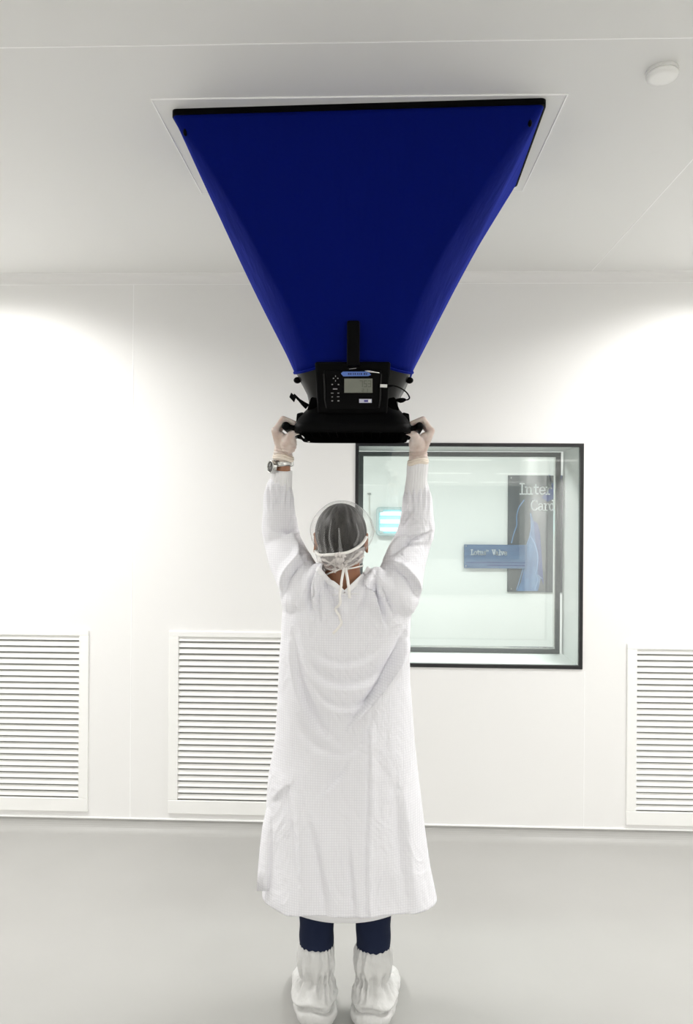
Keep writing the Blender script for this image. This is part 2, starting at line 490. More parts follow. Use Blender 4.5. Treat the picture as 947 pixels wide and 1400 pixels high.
def letters(mb, txt, x, z, h, y, adv, wt, th=.003):
    for c, aw in zip(txt, adv):
        if c != ' ':
            for st in GLY[c]:
                mb.ribbon([(x + p[0] * h, y, z + p[1] * h) for p in st], wt * h, (0, -1, 0), th)
        x += aw * h
    return x


def F_(px, py, y=FY): return P(px, py, y)


pl = F_(694, 650); pb = F_(694, 809)
po = thing('wall_poster', (pl[0] + .48, FY - .02, pb[2]), 'tall dark grey poster with blue flame shapes on the wall beyond the window', 'poster')
part('panel', MB().box((pl[0], FY - .03, pb[2]), (pl[0] + .95, FY - .002, pl[2])), POST, po, bevel=.002)
yy = FY - .031


def poly(mb, pts): mb.prism([P(a_, b_, yy) for a_, b_ in pts], (0, -.0012, 0))


art = MB()
poly(art.use(0), [(706, 808), (712, 795), (716, 775), (718, 755), (722, 740), (725, 722), (725, 700), (729, 712), (731, 735), (735, 760), (735, 785), (739, 790), (735, 808)])
yy -= .0015
poly(art.use(1), [(729, 712), (735, 716), (738, 730), (743, 800), (739, 790), (735, 785), (735, 760), (731, 735)])
poly(art.use(1), [(740, 680), (752, 668), (758, 655), (762, 650), (768, 650), (760, 680), (748, 686)])
yy -= .0015
for pts, ww in (([(724, 733), (719, 748), (716, 770), (711, 790), (706, 806)], .008), ([(725, 733), (731, 744), (735, 760), (734, 776), (732, 785), (735, 792), (731, 806)], .008),
                ([(716, 684), (709, 694), (706, 706), (706, 718), (702, 730), (699, 742)], .012), ([(725, 702), (726, 720), (724, 733)], .010), ([(735, 786), (741, 791)], .006), ([(751, 650), (754, 662)], .012)):
    art.use(2).ribbon([P(a_, b_, yy) for a_, b_ in spline(pts, 16)], ww, (0, -1, 0), .001)
part('artwork', art, [PBLUE, PDEEP, PLIGHT], po)
tx = MB(); hI = P(694, 661.5, FY)[2] - P(694, 675.5, FY)[2]
letters(tx, 'Inter', P(708.3, 675, FY)[0], P(708, 675.5, FY)[2], hI, FY - .0355, (.62, .8, .52, .68, .5), .12)
part('lettering', tx, PWHITE, po); tx = MB()
letters(tx, 'Card', P(724, 698, FY)[0], P(724, 697.5, FY)[2], hI * .95, FY - .0355, (.74, .62, .50, .6), .12)
part('lettering', tx, PWHITE, po)
for a_, b_ in ((698.5, 653.5), (698.5, 805)):
    p = P(a_, b_, FY - .03); part('screw', MB().cyl(p, p + np.array((0, -.006, 0)), .006, n=12), STEEL, po)

s0 = F_(633.5, 744); s1 = F_(718, 777)
SIGN = vary(mat('sign_blue', (.09, .18, .36), .35), (.075, .125, .23), (.11, .18, .30), 5, (.5, 1, 4))
sg = thing('wall_sign', ((s0[0] + s1[0]) / 2, FY - .05, s1[2]), 'small blue sign overlapping the left edge of the dark poster', 'sign')
part('panel', MB().box((s0[0], FY - .065, s1[2]), (s1[0], FY - .038, s0[2])), SIGN, sg, bevel=.002)
tx = MB()
hs = .055; zb = P(643, 758, FY)[2]
xe = letters(tx, 'Lotus', P(642, 758, FY)[0], zb, hs, FY - .0655, (.68, .62, .5, .72, .6), .15)
xe = letters(tx, 'TM', xe - .004, zb + .034, .021, FY - .0655, (.7, .8), .14)
part('lettering', tx, PWHITE, sg); tx = MB()
letters(tx, 'Valve', xe + .036, zb, hs, FY - .0655, (.66, .68, .42, .6, .6), .15)
part('lettering', tx, PWHITE, sg)
part('stripe', MB().box((s0[0] + .02, FY - .0662, s1[2] + .059), (s1[0] - .015, FY - .0645, s1[2] + .068)), PDEEP, sg)
st = MB().box((s0[0] + .25, FY - .0662, s1[2] + .029), (s1[0] - .015, FY - .0645, s1[2] + .04))
part('stripe', st, PDEEP, sg)
for a_, b_ in ((637, 746.5), (637, 773.5)):
    p = P(a_, b_, FY - .065); part('screw', MB().cyl(p, p + np.array((0, -.005, 0)), .006, n=12), STEEL, sg)

# lit box on the far wall
l0 = F_(514, 693); l1 = F_(567, 733)
lx0, lx1, lz0, lz1 = l0[0], l1[0], l1[2], l0[2]
lt = thing('tube_lamp', ((lx0 + lx1) / 2, FY, lz0), 'glowing turquoise tube lamp box on the wall beyond the window', 'lamp')


def rrect(cx, cz, hx, hz, r, y, n=6):
    out = []
    for sx, sz, a0 in ((1, 1, 0), (-1, 1, 90), (-1, -1, 180), (1, -1, 270)):
        for t_ in np.radians(np.linspace(a0, a0 + 90, n)):
            out.append((cx + sx * (hx - r) + r * math.cos(t_), y, cz + sz * (hz - r) + r * math.sin(t_)))
    return out


ccx, ccz, hx, hz = (lx0 + lx1) / 2, (lz0 + lz1) / 2, (lx1 - lx0) / 2, (lz1 - lz0) / 2
LAMPGREY = mat('lamp_housing', (.45, .55, .56), .35)
LAMPBACK = emit('lamp_backplate', (.30, .52, .54), .40)
part('housing', MB().loft([rrect(ccx, ccz, hx, hz, .04, FY + .002), rrect(ccx, ccz, hx, hz, .04, FY - .085), rrect(ccx, ccz, hx - .012, hz - .012, .035, FY - .1),
                           rrect(ccx, ccz, hx - .03, hz - .03, .02, FY - .1), rrect(ccx, ccz, hx - .03, hz - .03, .02, FY - .06)], True, True), LAMPGREY, lt)
part('backplate', MB().loft([rrect(ccx, ccz, hx - .031, hz - .031, .02, FY - .059), rrect(ccx, ccz, hx - .031, hz - .031, .02, FY - .064)]), LAMPBACK, lt)
TUBE = emit('lamp_tube', (.6, .9, .92), .75)
for k in (-1, 0, 1):
    zc = ccz + k * .088
    part('tube', MB().cyl((lx0 + .045, FY - .085, zc), (lx1 - .04, FY - .085, zc), .023, n=12), TUBE, lt, smooth=True)
for k in (-1, 1): part('end_fitting', MB().ell((lx0 + .055, FY - .096, ccz + k * (hz - .045)), (.026, .012, .026), 14, 8), LAMPGREY, lt, smooth=True)
hk = MB()
c0 = F_(504.5, 675, FY - .02)
cable = spline([c0 + np.array((0, 0, -.01)), F_(505, 700, FY - .02), F_(507, 716, FY - .02), F_(510, 724, FY - .02), F_(514.5, 728, FY - .015)], 30)
wc = thing('hanging_cable', tuple(c0), 'thin pale cable hanging from a hook beside the glowing lamp box', 'cable')
part('cable', MB().tube(cable, .004, 8), mat('pale_cable', (.55, .55, .5), .5), wc, smooth=True)
part('hook', MB().ell(c0, (.022, .014, .011), 14, 8).cyl(c0, c0 + np.array((0, .02, 0)), .006, n=10), mat('hook_grey', (.3, .31, .3), .4), wc, smooth=True)

# ------------------------------------------------------------------ return-air grilles
GL = ['white louvred return air grille at the far left cut by the photo edge', 'white louvred return air grille directly behind the gowned person',
      'white louvred return air grille at the right below and beyond the window']
for (a, b_, c, d), lab in zip(GR, GL):
    G = thing('return_air_grille', ((a + b_) / 2, YW, c), lab, 'vent', 'return air grilles along the wall')
    y0, y1 = YW - .012, YW + .001
    bt = .073; tp = .03                                  # bottom and top rails
    fm = MB()
    fm.box((a, y0, c), (b_, y1, c + bt)).box((a, y0, d - tp), (b_, y1, d)).box((a, y0, c + bt), (a + GF, y1, d - tp)).box((b_ - GF, y0, c + bt), (b_, y1, d - tp))
    part('frame', fm, GRILLE, G, bevel=.003)
    lv = MB(); nb = 27; pit = (d - tp - c - bt) / nb
    for k in range(nb):
        zt = d - tp - k * pit - .001
        zlow = zt - .0205
        pr = [(a + GF - .004, YW + .003, zt), (a + GF - .004, YW - .007, zlow), (a + GF - .004, YW - .0075, zlow - .0025), (a + GF - .004, YW - .005, zlow - .0025), (a + GF - .004, YW + .0045, zt - .0015)]
        lv.prism(pr, (b_ - a - 2 * GF + .008, 0, 0))
    part('louvres', lv, GRILLE, G)
    part('duct_lining', MB().box((a + GF - .005, YW + .045, c + bt - .005), (b_ - GF + .005, YW + .05, d - tp + .005)), DARKDUCT, G)

# ------------------------------------------------------------------ round white disc on the ceiling
dx, dy = .824, 2.223
dt = thing('smoke_detector', (dx, dy, ZC), 'small round white detector on the ceiling right of the blue hood', 'detector')
rg = lambda r, z: [(dx + r * math.cos(t_), dy + r * math.sin(t_), z) for t_ in np.linspace(0, 2 * PI, 40, endpoint=False)]
part('base', MB().loft([rg(.044, ZC + .001), rg(.046, ZC - .006), rg(.046, ZC - .010)]), WHITEPL, dt, smooth=False)
part('cover', MB().loft([rg(.043, ZC - .010), rg(.0445, ZC - .014), rg(.042, ZC - .022), rg(.030, ZC - .024), rg(.012, ZC - .0245)]), mat('detector_cover', (.9, .9, .88), .4), dt, smooth=True)

# ------------------------------------------------------------------ ceiling lights
PANEL = emit('light_diffuser', (1, 1, .97), 1.2)


def ceiling_light(x, y, hx, hy, power, spread, label, z=ZC, colr=(1, .99, .972)):
    t_ = thing('ceiling_light', (x, y, z), label, 'light', 'ceiling light panels')
    m_ = MB(); wd = .03
    m_.box((x - hx, y - hy, z - .008), (x + hx, y - hy + wd, z + .002)).box((x - hx, y + hy - wd, z - .008), (x + hx, y + hy, z + .002))
    m_.box((x - hx, y - hy + wd, z - .008), (x - hx + wd, y + hy - wd, z + .002)).box((x + hx - wd, y - hy + wd, z - .008), (x + hx, y + hy - wd, z + .002))
    part('frame', m_, GRILLE, t_, bevel=.002)
    part('diffuser', MB().box((x - hx + wd, y - hy + wd, z - .003), (x + hx - wd, y + hy - wd, z + .002)), PANEL, t_)
    ld = bpy.data.lights.new('panel_lamp', 'AREA'); ld.shape = 'RECTANGLE'; ld.size = 2 * (hx - wd); ld.size_y = 2 * (hy - wd)
    ld.energy = power; ld.color = colr; ld.spread = math.radians(spread)
    lo = bpy.data.objects.new('panel_lamp', ld); col.objects.link(lo); lo.parent = t_; lo.location = (0, 0, -.006)
    return t_


LP = 8.5; FP = 33.0
ceiling_light(-2.14, 3.05, .30, .60, FP, 157, 'light panel in the ceiling at the left, nearest the window wall')
ceiling_light(1.90, 3.05, .30, .60, FP, 157, 'light panel in the ceiling at the right, nearest the window wall')
for i, y in enumerate((.3, -2.7, -5.7, -8.7, -11.4)):
    for x, sd in ((-1.6, 'left'), (1.6, 'right of centre'), (3.3, 'far right')):
        ceiling_light(x, y, .60, .22, LP * {.3: .6, -2.7: .6, -5.7: 3.5, -8.7: 7.0, -11.4: 9.0}[y], 165, 'light panel in the ceiling behind the camera on the %s, row %s back' % (sd, ('first', 'second', 'third', 'fourth', 'fifth')[i]))
ceiling_light(1.6, 5.9, .6, .3, 48, 175, 'added unseen light panel in the ceiling of the room beyond the window', 2.95, (.95, 1, .98))  # out of view, added to brighten the far room
ceiling_light(-1.0, 5.9, .6, .3, 54, 175, 'added unseen light panel in the left of the ceiling beyond the window', 2.95, (.95, 1, .98))  # also added out of view, placed so its light reaches the window reveal

# ------------------------------------------------------------------ air capture hood
HC = np.array((-.070, 2.69)); TOPC = np.array((-.053, 2.68)); TROT = math.radians(-1.9)


def rr(cx, cy, hx, hy, r, z, n=7, rot=0, dz=None, ky=1.0, ex=1.0):
    out = []
    for sx, sy, a0 in ((1, 1, 0), (-1, 1, 90), (-1, -1, 180), (1, -1, 270)):
        for t_ in np.radians(np.linspace(a0, a0 + 90, n)):
            c0_, s0_ = math.cos(t_), math.sin(t_)
            out.append((sx * (hx - r) + r * math.copysign(abs(c0_) ** ex, c0_), sy * (hy - r * ky) + r * ky * math.copysign(abs(s0_) ** ex, s0_)))
    # densify the straight sides
    den = []
    for i in range(len(out)):
        p, q_ = np.array(out[i]), np.array(out[(i + 1) % len(out)])
        k = 10 if i % n == n - 1 else 1
        for j in range(k): den.append(p + (q_ - p) * j / k)
    c_, s_ = math.cos(rot), math.sin(rot)
    return [(cx + p[0] * c_ - p[1] * s_, cy + p[0] * s_ + p[1] * c_, z + (dz(p[0] / hx, p[1] / hy) if dz else 0)) for p in den]


H = thing('air_capture_hood', (HC[0], HC[1], 2.02), 'blue fabric airflow capture hood with black base held up against the ceiling', 'capture hood')
fbm = MB(); rings = []
NF = 44
hemdz = lambda u, v: -.062 * max(0, (abs(u) ** 2.4 + abs(v) ** 2.4 - 1)) * (1 if v < .2 else .1)
for i in range(NF + 1):
    s = i / NF
    e = s ** .97
    hx = .198 + (.586 - .198) * e; hy = .203 + (.2985 - .203) * e
    r = .088 * (1 - s) ** .8 + .022 * math.sin(PI * s) + .016 * s
    kyy = 1 + 1.1 * math.sin(PI * s) ** .8; exx = 1 + .55 * math.sin(PI * s) ** .5
    cx, cy = HC + (TOPC - HC) * s
    cx -= .009 * math.sin(PI * min(1, s * 1.05)) + .002
    z = 2.238 + (3.013 - 2.238) * s
    ring = rr(cx, cy, hx, hy, r, z, rot=TROT * s, ky=kyy, ex=exx, dz=(lambda u, v: hemdz(u, v) * max(0, 1 - s * 6)))
    out = []
    for j, p in enumerate(ring):
        u = (p[0] - cx) / hx; v = (p[1] - cy) / hy
        am = math.sin(PI * (s * .86 + .1)) ** .7 * min(1, s * 12) * min(1, (1 - s) * 12)
        g_ = 0
        for c0_, wd, am_ in ((-.62, .10, .010), (-.38, .05, -.006), (.30, .07, .009), (.42, .05, -.008), (.62, .07, .014), (.05, .3, .012), (-.78, .05, .010 * (1 - s)), (.80, .05, .012 * (1 - s)), (-.5, .04, .008 * (1 - s)), (.52, .04, -.008 * (1 - s))):
            g_ += am_ * math.exp(-((u - c0_ - .05 * s) / wd) ** 2)
        sag = -.014 * am * (1 - abs(u) ** 3)
        off = am * g_ + sag
        px_, py_, pz_ = p
        if abs(v) > .9: py_ += math.copysign(off, v)
        if abs(u) > .93: px_ += math.copysign(.003 * am * math.sin(v * 7) * (1 - s), u)
        out.append((px_, py_, pz_))
    rings.append(out)
fab = part('fabric_skirt', fbm.loft(rings, False, False), BLUE, H, smooth=True)
sol = fab.modifiers.new('thick', 'SOLIDIFY'); sol.thickness = .002; sol.offset = 1
# stitched hem along the lower edge of the fabric
hm = MB()
lowr = rr(HC[0], HC[1], .2005, .2055, .089, 2.238, dz=hemdz)
hm.tube(lowr + [lowr[0]], .004, 8)
part('hem_cord', hm, BLUE, fab, smooth=True)
tf = MB()
tf.loft([rr(TOPC[0], TOPC[1], .5885, .301, .018, 3.009, rot=TROT), rr(TOPC[0], TOPC[1], .5885, .301, .018, 3.0285, rot=TROT),
         rr(TOPC[0], TOPC[1], .570, .282, .012, 3.0285, rot=TROT), rr(TOPC[0], TOPC[1], .570, .282, .012, 3.009, rot=TROT)], False, False)
rn = rr(TOPC[0], TOPC[1], .5885, .301, .018, 3.009, rot=TROT); nn = len(rn)
tf.add(rn + rr(TOPC[0], TOPC[1], .570, .282, .012, 3.009, rot=TROT), [(i, (i + 1) % nn, nn + (i + 1) % nn, nn + i) for i in range(nn)])
part('top_frame', tf, BLACK, H)
# corner tabs of the frame rods
cr = rings[int(NF * .94)]
for sx in (-1, 1):
    p = max(cr, key=lambda q_: sx * q_[0] - q_[1])
    part('corner_clip', MB().ell(p, (.007, .008, .012), 10, 8), BLACK, H)

prof = [(z_, a_, b2, r_ + .036) for z_, a_, b2, r_ in [(2.012, .192, .205, .02), (2.018, .195, .208, .022), (2.040, .195, .208, .022), (2.046, .190, .203, .022), (2.062, .184, .197, .026), (2.082, .170, .184, .032), (2.098, .158, .174, .038), (2.112, .1525, .169, .042),
        (2.128, .1525, .169, .044), (2.150, .158, .174, .046), (2.175, .171, .184, .048), (2.200, .185, .195, .05), (2.222, .194, .200, .05), (2.242, .194, .200, .05)]]
bs = MB()
inn = [(2.30, .10, .10, .02), (2.055, .165, .178, .04), (2.012, .172, .185, .045)]
bs.loft([rr(HC[0], HC[1], a_, b2, r_, z_) for z_, a_, b2, r_ in prof[:8]], False, False)
MATTE = mat('matte_black', (.002, .002, .002), 1, IOR=1.03)
th_ = MB().loft([rr(HC[0], HC[1], a_, b2, r_, z_) for z_, a_, b2, r_ in inn + [(2.0118, .1905, .2035, .055)]], True, False)
part('inlet_throat', th_, MATTE, H)
base = part('base_housing', bs, BLACK, H, bevel=.0)
waist = part('waist', MB().loft([rr(HC[0], HC[1], a_, b2, r_, z_) for z_, a_, b2, r_ in prof[7:]], False, True), DGREY, H)
waist.data.polygons.foreach_set('use_smooth', [len(f.vertices) == 4 for f in waist.data.polygons]); waist.data.update()
base.data.polygons.foreach_set('use_smooth', [True] * len(base.data.polygons)); base.data.update()
md = base.modifiers.new('es', 'EDGE_SPLIT'); md.split_angle = math.radians(50)
gr_ = MB()
for k in range(-5, 6):
    gr_.box((HC[0] + k * .031 - .0015, HC[1] - .178, 2.030), (HC[0] + k * .031 + .0015, HC[1] + .178, 2.045))
    gr_.box((HC[0] - .166, HC[1] + k * .033 - .0015, 2.030), (HC[0] + .166, HC[1] + k * .033 + .0015, 2.045))
part('inlet_grid', gr_, MATTE, base)
# front housing block behind the meter
fh = MB()
ftop = [P(430, 494, 2.470), P(534, 494, 2.470), P(529, 566, 2.497), P(434, 566, 2.497)]
fbk = [p + np.array((0, .10, 0)) for p in ftop]
part('front_shell', fh.hexa(ftop, fbk), BLACK, H, bevel=.008)

for sx in (-1, 1):
    for sy in (-1,):
        cx, cy = HC[0] + sx * .190, HC[1] + sy * .115
        part('corner_knob', MB().ell((cx, cy, 2.196), (.013, .013, .011), 14, 8), BLACK, H, smooth=True)
for sx in (-1, 1):
    for sy in (-1, 1):
        cx, cy = HC[0] + sx * .187, HC[1] + sy * .125
        lg = MB().hexa([(cx - sx * .03, cy - .02, 2.05), (cx + sx * .004, cy - .02, 2.05), (cx + sx * .001, cy - .02, 2.080), (cx - sx * .02, cy - .02, 2.085)],
                [(cx - sx * .03, cy + .02, 2.05), (cx + sx * .004, cy + .02, 2.05), (cx + sx * .001, cy + .02, 2.080), (cx - sx * .02, cy + .02, 2.085)])
        part('corner_lug', lg, BLACK, H, bevel=.004)
BARX = {-1: -.293, 1: .152}; BARZ = 2.036
for sx in (-1, 1):
    hb = MB()
    x = BARX[sx]
    hb.capsule((x, 2.535, BARZ), (x, 2.845, BARZ), .0145, .0135, 18)
    xi = HC[0] + sx * .19
    for y in (2.535, 2.68, 2.84):
        if y < 2.6: hb.capsule((x, y + .008, BARZ), (xi, y + .008, BARZ - .008), .008, .010, 12)
        else: hb.capsule((x, y, BARZ), (xi, y, BARZ - .006), .010, .012, 12)
    part('side_handle', hb, BLACK, H, smooth=True)

# meter panel
def MP(px_, py_, off=0): return P(px_, py_, 2.458 + (py_ - 497) / 63 * .030 - off)


mp_ = MB().hexa([MP(442.5, 506), MP(521, 506), MP(517.5, 561), MP(446.5, 561)], [MP(442.5, 506, -.03), MP(521, 506, -.03), MP(517.5, 561, -.03), MP(446.5, 561, -.03)])
meter = part('meter', mp_, BLACK, H, bevel=.004)


def quad(mb, x0, y0, x1, y1, off=.0008, th=.0015):
    mb.hexa([MP(x0, y0, off + th), MP(x1, y0, off + th), MP(x1, y1, off + th), MP(x0, y1, off + th)], [MP(x0, y0, -.001), MP(x1, y0, -.001), MP(x1, y1, -.001), MP(x0, y1, -.001)])


m_ = MB(); quad(m_, 470.5, 517.6, 509, 537); part('lcd_screen', m_, LCD, meter)
sg_ = MB()
SEG = {'7': 'abc', '5': 'afgcd', '3': 'abgcd', '2': 'abged', '1': 'bc', '0': 'abcdef'}


def seg7(x, y, w_, h_, ch, t_):
    pos = dict(a=(x, y, x + w_, y + t_), g=(x, y + h_ / 2 - t_ / 2, x + w_, y + h_ / 2 + t_ / 2), d=(x, y + h_ - t_, x + w_, y + h_),
               f=(x, y, x + t_, y + h_ / 2), e=(x, y + h_ / 2, x + t_, y + h_), b=(x + w_ - t_, y, x + w_, y + h_ / 2), c=(x + w_ - t_, y + h_ / 2, x + w_, y + h_))
    for k in SEG[ch]: quad(sg_, *pos[k], off=.0018, th=.0008)


for i, ch in enumerate('753'): seg7(491.5 + i * 5.7, 520.2, 4.2, 9.0, ch, .95)
for i, ch in enumerate('21'): seg7(494.5 + i * 5, 531.5, 3.0, 4.6, ch, .7)
part('lcd_digits', sg_, LCDINK, meter)
keys = [(458.5, 514.3, 1, 2), (455.7, 517.3, 1.7, 1.3), (461.6, 517.3, 1.7, 1.3), (458.5, 520.6, 1, 2), (454, 525.6, 2, 1.4), (462.5, 525.6, 2, 1.4), (458, 531.8, 6, 1.6),
        (454, 537.5, 3.4, 1), (462.4, 537.5, 2.6, 1.2), (454, 542.6, 2, 1.2), (462.2, 542.4, 3.4, .9), (454, 548, 2.4, 1.6), (462.5, 548, 2.6, 1.6)]
for x, y, w_, h_ in keys:
    kb = MB(); quad(kb, x - w_ / 2, y - h_ / 2, x + w_ / 2, y + h_ / 2, .001, .0012)
    part('keypad_button', kb, BTN, meter)
lb = MB().prism([MP(466, 510.5, .003), MP(468.5, 508, .003), MP(503, 508, .003), MP(507, 512.4, .003), MP(503, 514, .003), MP(469, 514.4, .003)], (0, .004, 0))
part('label_strip', lb, LBLUE, meter)
lk = MB()
for x, w_ in ((475.5, 2.2), (478.4, 2), (482, 1.5), (484.6, 1.8), (488, 1.6), (490.6, 1.2), (492.8, 2), (497, 2.2), (500.2, 1.6)):
    quad(lk, x, 509.8, x + w_, 512.6, .0032, .0005)
part('label_print', lk, LINK, meter)
lo_ = MB(); quad(lo_, 490.8, 545.4, 508, 550.8); part('badge', lo_, mat('badge_silver', (.55, .56, .68), .4), meter)
lo_ = MB(); quad(lo_, 497.5, 546.8, 503, 549.6, .002, .0006); part('badge_band', lo_, mat('badge_violet', (.06, .05, .28), .4), meter)
pc = MP(505, 548.2, .0028); lo_ = MB().cyl(pc, pc + np.array((0, -.001, 0)), .0048, n=16); part('badge_disc', lo_, WHITEPL, meter)
sv = MB().tube([MP(498.5, 506.6, .006), MP(506, 508, .007), MP(518.5, 510, .006)], [.0025, .0042, .0015], 10); part('stylus', sv, STEEL, meter, smooth=True)
br = MB().tube([MP(477, 504.5, .004), MP(487, 503.2, .004)], .0013, 8); part('latch_pin', br, STEEL, meter)
for x0, x1 in ((442.5, 446), (521, 517.5)):
    pts = spline([MP(x0, 511, .003), MP(x0 + (x1 - x0) * .3, 530, .003), MP(x0 + (x1 - x0) * .4, 545, .003), MP(x1, 558, .003)], 14)
    part('edge_rib', MB().tube(pts, .0022, 8), DGREY, meter, smooth=True)
# post above the meter
pz0, pz1 = P(482, 500, 2.44)[2], P(482, 438, 2.44)[2]
x0, x1 = P(474, 460, 2.44)[0], P(491.5, 460, 2.44)[0]
part('handle_post', MB().box((x0, 2.436, pz0), (x1, 2.475, pz1)), BLACK, H, bevel=.006)
# plug and looping lead at the right of the meter
pw = MB().cyl(P(519.5, 527.3, 2.462), P(529, 527.8, 2.462), .0052, n=14); part('plug', pw, WHITEPL, H, smooth=False)
ld_pts = spline([P(528, 527.6, 2.462), P(536, 527, 2.462), P(546, 530, 2.472), P(555, 536, 2.487), P(559.4, 543, 2.502), P(557.5, 546.3, 2.512), P(552, 547, 2.52)], 40)
lead = part('lead', MB().tube(ld_pts, .0024, 8), BLACK, H, smooth=True)
part('lead_connector', MB().tube([P(554.5, 546.3, 2.518), P(551, 547, 2.52), P(547.5, 547.5, 2.524), P(543, 547, 2.54)], [.004, .0075, .0085, .006], 12), BLACK, lead, smooth=True)
part('strain_relief', MB().tube([P(528.5, 527.8, 2.462), P(532, 527.6, 2.462), P(538, 527.4, 2.464)], [.0046, .0044, .003], 10), BLACK, lead, smooth=True)
# swing latch at the left of the base
la = MB().tube([P(420, 556, 2.53), P(414, 551.5, 2.53), P(409, 547, 2.53), P(401.5, 539.5, 2.53)], [.010, .0075, .0045, .004], 10)
latch = part('swing_latch', la, BLACK, H, smooth=True)
c0, c1, c2, c3 = P(397.8, 536.2, 2.526), P(404, 543, 2.526), P(401.5, 549.6, 2.526), P(395.2, 542.8, 2.526)
part('latch_paddle', MB().hexa([c0, c1, c2, c3], [p + np.array((0, .012, 0)) for p in (c0, c1, c2, c3)]), BLACK, latch, bevel=.002)
# printed marks and screws under the left corner
mk = MB()
for a_, b2, c_ in ((412, 594.5, 598),):
    mk.tube([P(411.5, 594, 2.60), P(415.5, 598.5, 2.66)], .0022, 8)
part('clip', mk, STEEL, base, smooth=True)
p = P(422, 603.5, 2.80); mk = MB().ell(p, (.004, .004, .003), 10, 6)
part('screw', mk, STEEL, base, smooth=True)
p = P(410.5, 588.6, 2.50); mk = MB().ell(p, (.003, .003, .003), 10, 6)
part('screw', mk, STEEL, base, smooth=True)

# ------------------------------------------------------------------ person
PO = (-.095, 2.61, 0)
PE = thing('person', PO, 'person in white cleanroom gown, cap and shoe covers reaching up to hold the blue hood', 'person')
SH = {-1: P(416, 797, 2.60), 1: P(541, 793, 2.60)}
EL = {-1: P(382, 742, 2.71), 1: P(563, 745, 2.71)}
FY0, FDY = 2.566, .0215
WR = {-1: np.array((BARX[-1] - .016, 2.60, 1.937)), 1: np.array((BARX[1] + .000, 2.60, 1.926))}
HD = P(466, 737, 2.60)
LEGX = {-1: P(432.5, 1300, 2.63)[0], 1: P(510, 1300, 2.63)[0]}


def hand(mb, s, grow):
    bx_, bz = BARX[s], BARZ
    o = lambda dx_, y_, dz_: (bx_ + s * dx_, y_, bz + dz_)       # dx outward
    wr = WR[s]
    lens = (1.0, 1.05, 1.0, .86)
    for j in range(4):
        y = FY0 + FDY * j; k = lens[j]
        mc = o(.040, y, -.012); pp = o(.014, y + .001, .0285 * k); dp = o(-.0240 * k, y + .002, .0135); tp_ = o(-.0235 * k, y + .001, -.011 - .004 * k)
        rr_ = [.0112 + grow, .0102 + grow, .0093 + grow, .0082 + grow]
        mb.chain([mc, pp, dp, tp_], rr_, 12)
        wj = wr + np.array((s * .002, (j - 1.5) * .011, .008))
        mb.capsule(wj, mc, .0175 + grow, .0140 + grow, 12)
    mb.capsule(o(.020, FY0 + .004, -.030), o(.022, FY0 + .062, -.028), .015 + grow, .015 + grow)
    mb.capsule(o(.016, FY0 + .012, -.045), o(.020, FY0 + .055, -.040), .020 + grow, .019 + grow)      # palm pad
    mb.ell(o(-.006, FY0 + .0, -.056), (.028 + grow, .027 + grow, .036 + grow))                          # thumb base
    mb.chain([o(-.008, FY0 - .008, -.055), o(-.014, FY0 - .019, -.030), o(-.026, FY0 - .017, -.020), o(-.040, FY0 - .004, -.016)], [.018 + grow, .0140 + grow, .0120 + grow, .0095 + grow], 12)
    mb.capsule(wr + np.array((0, -.012, 0)), wr + np.array((0, .012, .0)), .0235 + grow, .0235 + grow)


# one continuous body
bd = MB()
hx_, hy_, hz_ = HD
bd.ell((hx_, hy_, hz_ + .020), (.079, .097, .093), 28, 18)                      # cranium
bd.ell((hx_, hy_ + .030, hz_ - .055), (.058, .066, .070), 24, 16)               # jaw
bd.ell((hx_, hy_ + .074, hz_ - .098), (.024, .022, .018))                       # chin
bd.capsule((hx_, hy_ + .093, hz_ + .012), (hx_, hy_ + .112, hz_ - .030), .008, .013)   # nose
bd.ell((hx_ - .012, hy_ + .102, hz_ - .032), (.008, .009, .007)); bd.ell((hx_ + .012, hy_ + .102, hz_ - .032), (.008, .009, .007))
bd.capsule((hx_ - .038, hy_ + .082, hz_ + .024), (hx_ + .038, hy_ + .082, hz_ + .024), .011, .011)   # brow
bd.capsule((hx_ - .018, hy_ + .089, hz_ - .058), (hx_ + .018, hy_ + .089, hz_ - .058), .008, .008)
bd.capsule((hx_ - .016, hy_ + .087, hz_ - .068), (hx_ + .016, hy_ + .087, hz_ - .068), .0085, .0085)
for s in (-1, 1):
    bd.ell((hx_ + s * .048, hy_ + .066, hz_ - .025), (.020, .022, .020))
    ec = np.array((hx_ + s * .083, hy_ + .002, hz_ - .012))
    for t0 in np.linspace(-1.9, 1.9, 9):                                        # ear rim
        p0 = ec + np.array((s * .006, -.002 + .017 * math.cos(t0 + PI * 0) - .010, .030 * math.sin(t0 * .9)))
        p1 = ec + np.array((s * .006, -.002 + .017 * math.cos(t0 + .45) - .010, .030 * math.sin((t0 + .45) * .9)))
        bd.capsule(p0, p1, .0058, .0058, 8)
    bd.ell(ec + np.array((-s * .002, .0, 0)), (.008, .016, .026))
nb0 = P(470, 805, 2.60)
bd.chain([np.array((hx_, hy_ - .008, hz_ - .05)), nb0 + np.array((0, .0, 0.0)), nb0 - np.array((0, -.01, .08))], [.060, .062, .085], 20)
cx0 = nb0[0]
tor = []
for z, hw, hd_, yc in ((.84, .10, .09, 2.62), (.90, .165, .115, 2.62), (.98, .17, .12, 2.62), (1.10, .15, .105, 2.615), (1.22, .155, .11, 2.61), (1.35, .175, .115, 2.605), (1.43, .16, .10, 2.60), (1.47, .11, .075, 2.60)):
    tor.append([(cx0 + hw * math.cos(t_), yc + hd_ * math.sin(t_), z) for t_ in np.linspace(0, 2 * PI, 32, endpoint=False)])
bd.loft(tor)
